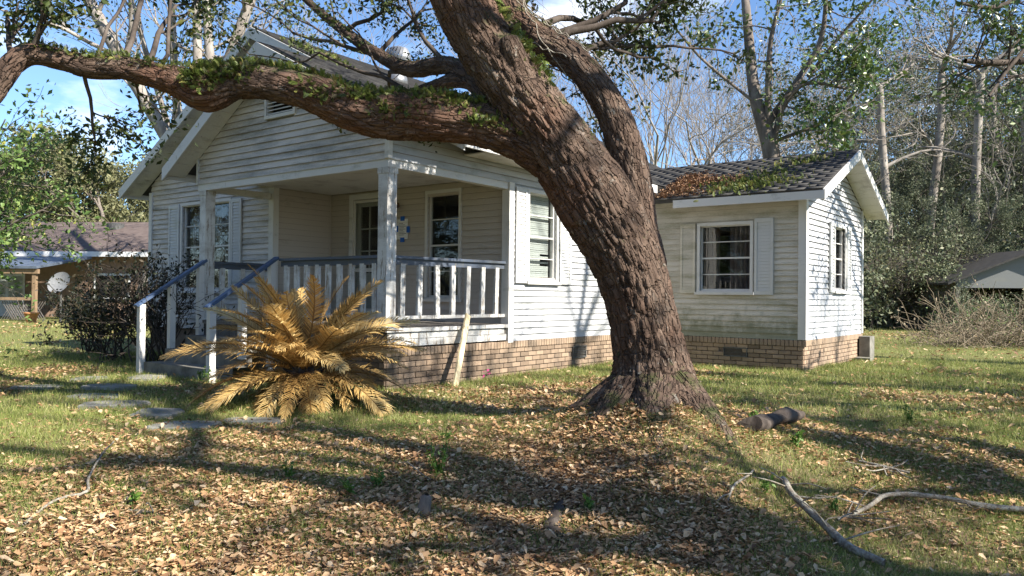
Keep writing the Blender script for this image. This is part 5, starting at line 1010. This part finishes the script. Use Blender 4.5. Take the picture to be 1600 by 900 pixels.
dp_ = at(95, 443, 30); dg_ = gp(95, 30); ds = thing('satellite_dish', dg_, 'round grey satellite dish on a pole in front of the carport', 'satellite dish'); n_ = A([.3, -.75, .35]); n_ /= np.linalg.norm(n_); a1 = np.cross(n_, [0, 0, 1]); a1 /= np.linalg.norm(a1); a2 = np.cross(a1, n_)
V = []; rows_ = 7; ns = 24
for i in range(rows_):
    rr = .50*i/(rows_-1)+.001
    for j in range(ns): t = j/ns*6.283; V.append(dp_+a1*rr*math.cos(t)+a2*rr*.88*math.sin(t)+n_*(.45*rr*rr))
part('reflector', A(V), [[i*ns+j, i*ns+(j+1) % ns, (i+1)*ns+(j+1) % ns, (i+1)*ns+j] for i in range(rows_-1) for j in range(ns)], M['dish'], ds, True)
MB().tube([dg_-A([0, 0, .1]), A([dg_[0], dg_[1], dp_[2]-.1]), dp_-n_*.02], [.04, .04, .03], 8).build('pole', M['vent'], ds); MB().tube([dp_-a2*.4, dp_+n_*.5-a2*.25], [.015, .015], 6).tube([dp_+n_*.47-a2*.25, dp_+n_*.58-a2*.25], [.04, .04], 8).build('feed_arm', M['vent'], ds)
fp = gp(49, 31); fpo = thing('flower_pot', fp, 'orange terracotta flower pot standing by the patio', 'flower pot'); MB().tube([fp, fp+A([0, 0, .34]), fp+A([0, 0, .34]), fp+A([0, 0, .40])], [.17, .25, .29, .29], 16, cap=False).build('pot', M['terracotta'], fpo, True); MB().tube([fp+A([0, 0, .33]), fp+A([0, 0, .35])], [.24, .24], 16).build('soil', M['dark'], fpo)
gc = gp(30, 33); ch = thing('garden_chair', gc, 'dark folding garden chair leaning by the white patio door', 'chair'); MB().beam(gc+A([0, 0, .45]), gc+rt*.5+A([0, 0, .45]), .45, .04).build('seat', M['vent'], ch); MB().beam(gc+rt*.02+A([0, 0, .47])+fw*.2, gc+rt*-.15+A([0, 0, 1.0])+fw*.25, .42, .03, up=(0, 1, .2)).build('backrest', M['vent'], ch)
for a in (-.05, .5):
    for b in (-.2, .2): MB().tube([gc+rt*a+fw*b, gc+rt*(a*.8+.05)+fw*b+A([0, 0, .44])], [.018, .018], 6).build('leg', M['vent'], ch)
# ------------------------------------------------------------------ shed and brush at the edge of the wood
s0_ = gp(1610, 30); sh = thing('shed', s0_, 'weathered old shed with pale gable and dark open front', 'shed')
def SB(x, y, z): return s0_+rt*x+fw*(y-.25*x)+A([0, 0, z])
def sbox(mb, x0, x1, y0, y1, z0, z1): return mb.hexa([SB(x0, y0, z0), SB(x1, y0, z0), SB(x1, y1, z0), SB(x0, y1, z0), SB(x0, y0, z1), SB(x1, y0, z1), SB(x1, y1, z1), SB(x0, y1, z1)])
MB().add([SB(-2.5, 0, 1.75), SB(2.5, 0, 1.75), SB(2.5, 0, 2.05), SB(0, 0, 3.15), SB(-2.5, 0, 2.05), SB(-2.5, .1, 1.75), SB(2.5, .1, 1.75), SB(2.5, .1, 2.05), SB(0, .1, 3.15), SB(-2.5, .1, 2.05)], [[0, 1, 2, 3, 4], [9, 8, 7, 6, 5], [0, 5, 6, 1], [1, 6, 7, 2], [2, 7, 8, 3], [3, 8, 9, 4], [4, 9, 5, 0]]).build('gable', M['shedwall'], sh)
sbox(MB(), -2.5, -2.4, .1, 6, -.1, 2.0).build('wall', M['greywood'], sh); sbox(MB(), 2.4, 2.5, .1, 6, -.1, 2.0).build('wall', M['greywood'], sh); sbox(MB(), -2.4, 2.4, 5.9, 6, -.1, 2.0).build('wall', M['greywood'], sh)
for s in (-1, 1): MB().hexa([SB(0, -.35, 3.16), SB(s*2.95, -.35, 1.86), SB(s*2.95, 6.2, 1.86), SB(0, 6.2, 3.16), SB(0, -.35, 3.24), SB(s*2.95, -.35, 1.94), SB(s*2.95, 6.2, 1.94), SB(0, 6.2, 3.24)]).build('roof', M['roof_felt'], sh)
for x in (-2.45, 2.45): sbox(MB(), x-.07, x+.07, -.06, .08, -.1, 1.74).build('post', M['greywood'], sh)
for k in range(5):
    q = np.random.default_rng(500+k); b = gp(1500+k*38+q.uniform(-8, 8), 21+k % 2*1.6); lb = ['brush heap of dead canes nearest the wing', 'brush heap of dead canes with a leafy spray', 'low heap of dead canes before the shed corner', 'tangled dry brush before the shed opening', 'dry brush heap at the far side of the shed front'][k]; o = thing('brush_pile', b, lb, 'brush'); out, tips = [], []
    for j in range(70):
        dv = q.normal(size=3); dv[2] = abs(dv[2])*.7+.15; grow(q, b+A([q.normal(0, .55), q.normal(0, .55), 0]), dv, q.uniform(.5, 1.35), .010, 1, out, tips, 3, .4, -.06, .5, .8, 4, .6)
    V, Fc = branches_mesh(out, .006); part('canes', V, Fc, M['deadgrass'], o, attrs={'tone': q.random(len(V))})['kind'] = 'stuff'
    V, Fc, tn = clumps(q, tips, 500 if k != 1 else 900, .15, .07); part('leaves', V, Fc, M['deadgrass' if k != 1 else 'privet'], o, attrs={'tone': tn})['kind'] = 'stuff'
# ------------------------------------------------------------------ fern and leaves on the roofs
def roof_pts(q, n, x0, x1, y0, y1, f):
    x = q.uniform(x0, x1, n); y = q.uniform(y0, y1, n); return np.stack([x, y, f(x, y)], -1)
wslope = lambda x, y: WAZ-WSL*(WAY-y)+.018
q = np.random.default_rng(51); p = roof_pts(q, 5200, -6.75, -4.8, 13.2, 14.7, wslope); k = q.random(len(p)) < np.clip(1.5-(p[:, 0]+6.75)*1.0-(p[:, 1]-13.2)*.15+(n2(p[:, 0], p[:, 1], 2.2, 3)-.5)*1.6, 0, 1); p = p[k]
p[:, 2] += q.random(len(p))*.05; V, Fc = inst(LIT_V, LIT_F, yaw_tilt(q, len(p), .4), p, .06*q.uniform(.6, 1.3, len(p))); tag(part('roof_leaves', V, Fc, M['rooflitter'], attrs={'tone': np.repeat(q.random(len(p)), len(LIT_V))}), 'heap of brown leaves in the valley where the wing roof meets the house', 'leaves', kind='stuff')
def roof_fern(cx, cy, sx, sy, n, label, f, seed, size=.09):
    q = np.random.default_rng(seed); x = q.normal(cx, sx, n); y = q.normal(cy, sy, n); p = np.stack([x, y, f(x, y)], -1); N = np.tile(A([0, -.3, 1.]), (n, 1)); V, Fc = inst(fv, ff, orient(q, N, 1.3), p, size*q.uniform(.5, 1.3, n)); tag(part('roof_fern', V, Fc, M['fern'], attrs={'tone': np.repeat(q.random(n)**.7, len(fv))}), label, 'fern', kind='stuff')
roof_fern(-5.1, 13.65, .42, .22, 620, 'bright green fern patch on the wing roof beside the leaf heap', wslope, 1); roof_fern(-4.9, 14.2, .35, .35, 260, 'thin fern patch higher on the wing roof', wslope, 2); roof_fern(-4.45, 14.95, .22, .12, 130, 'small yellow-green moss tuft near the wing ridge', wslope, 3)
mslope = lambda x, y: AZ-SLR*(x-AX)+.02
roof_fern(-10.6, 8.5, .35, .2, 200, 'dark fern patch on the main roof behind the porch gable peak', mslope, 4, .11)
# ------------------------------------------------------------------ trees to the right of the photograph, whose shadows cross the yard
tree_meshes('shade', 12, 14, .50, 2, 4, 1.1, .05, .33, .74, 'greybark', 'oakleaf', 2600, .60, .16, first=.46, minr=.02, sparse=4)
for x, y, s, rz, lb in [(11.5, 2.4, 1.0, .4, 'spreading oak by the roadside opposite the porch'), (9.5, 6.5, .9, 2.2, 'smaller oak on the lawn opposite the massive leaning oak'), (9.5, 12.0, .9, 1.2, 'slender oak on the lawn opposite the wing')]:
    put_tree('shade', 'shade_oak', (x, y, float(gz(x, y))), lb, rz, s)
for x, y, s, key in [(-40, -14, 1, 'evergreen'), (-34, -20, .9, 'evergreen_b'), (-27, -25, 1, 'evergreen'), (-20, -28, 1, 'evergreen_b'), (-13, -30, 1.05, 'evergreen'), (-6, -31, 1, 'evergreen_b'), (1, -30, 1, 'evergreen'), (8, -28, .95, 'evergreen_b'), (-46, -4, 1, 'evergreen_b'), (15, -24, .9, 'evergreen'), (-44, -9, .9, 'evergreen_b'), (-37, -16, .8, 'evergreen_b'), (-31, -22, .85, 'evergreen'), (-24, -26, .85, 'evergreen_b'), (-17, -29, .9, 'evergreen'), (-10, -33, .9, 'evergreen_b'), (-3, -34, .9, 'evergreen'), (4, -32, .9, 'evergreen_b'), (-48, 3, .9, 'evergreen'), (-12, -26, .6, 'evergreen_b'), (-19, -25, .6, 'evergreen_b'), (-5, -27, .6, 'evergreen_b')]:
    put_tree(key, 'roadside_evergreen', (x, y, -.4), 'dark evergreen tree of the row across the road from the porch', x, s, 'evergreens across the road')
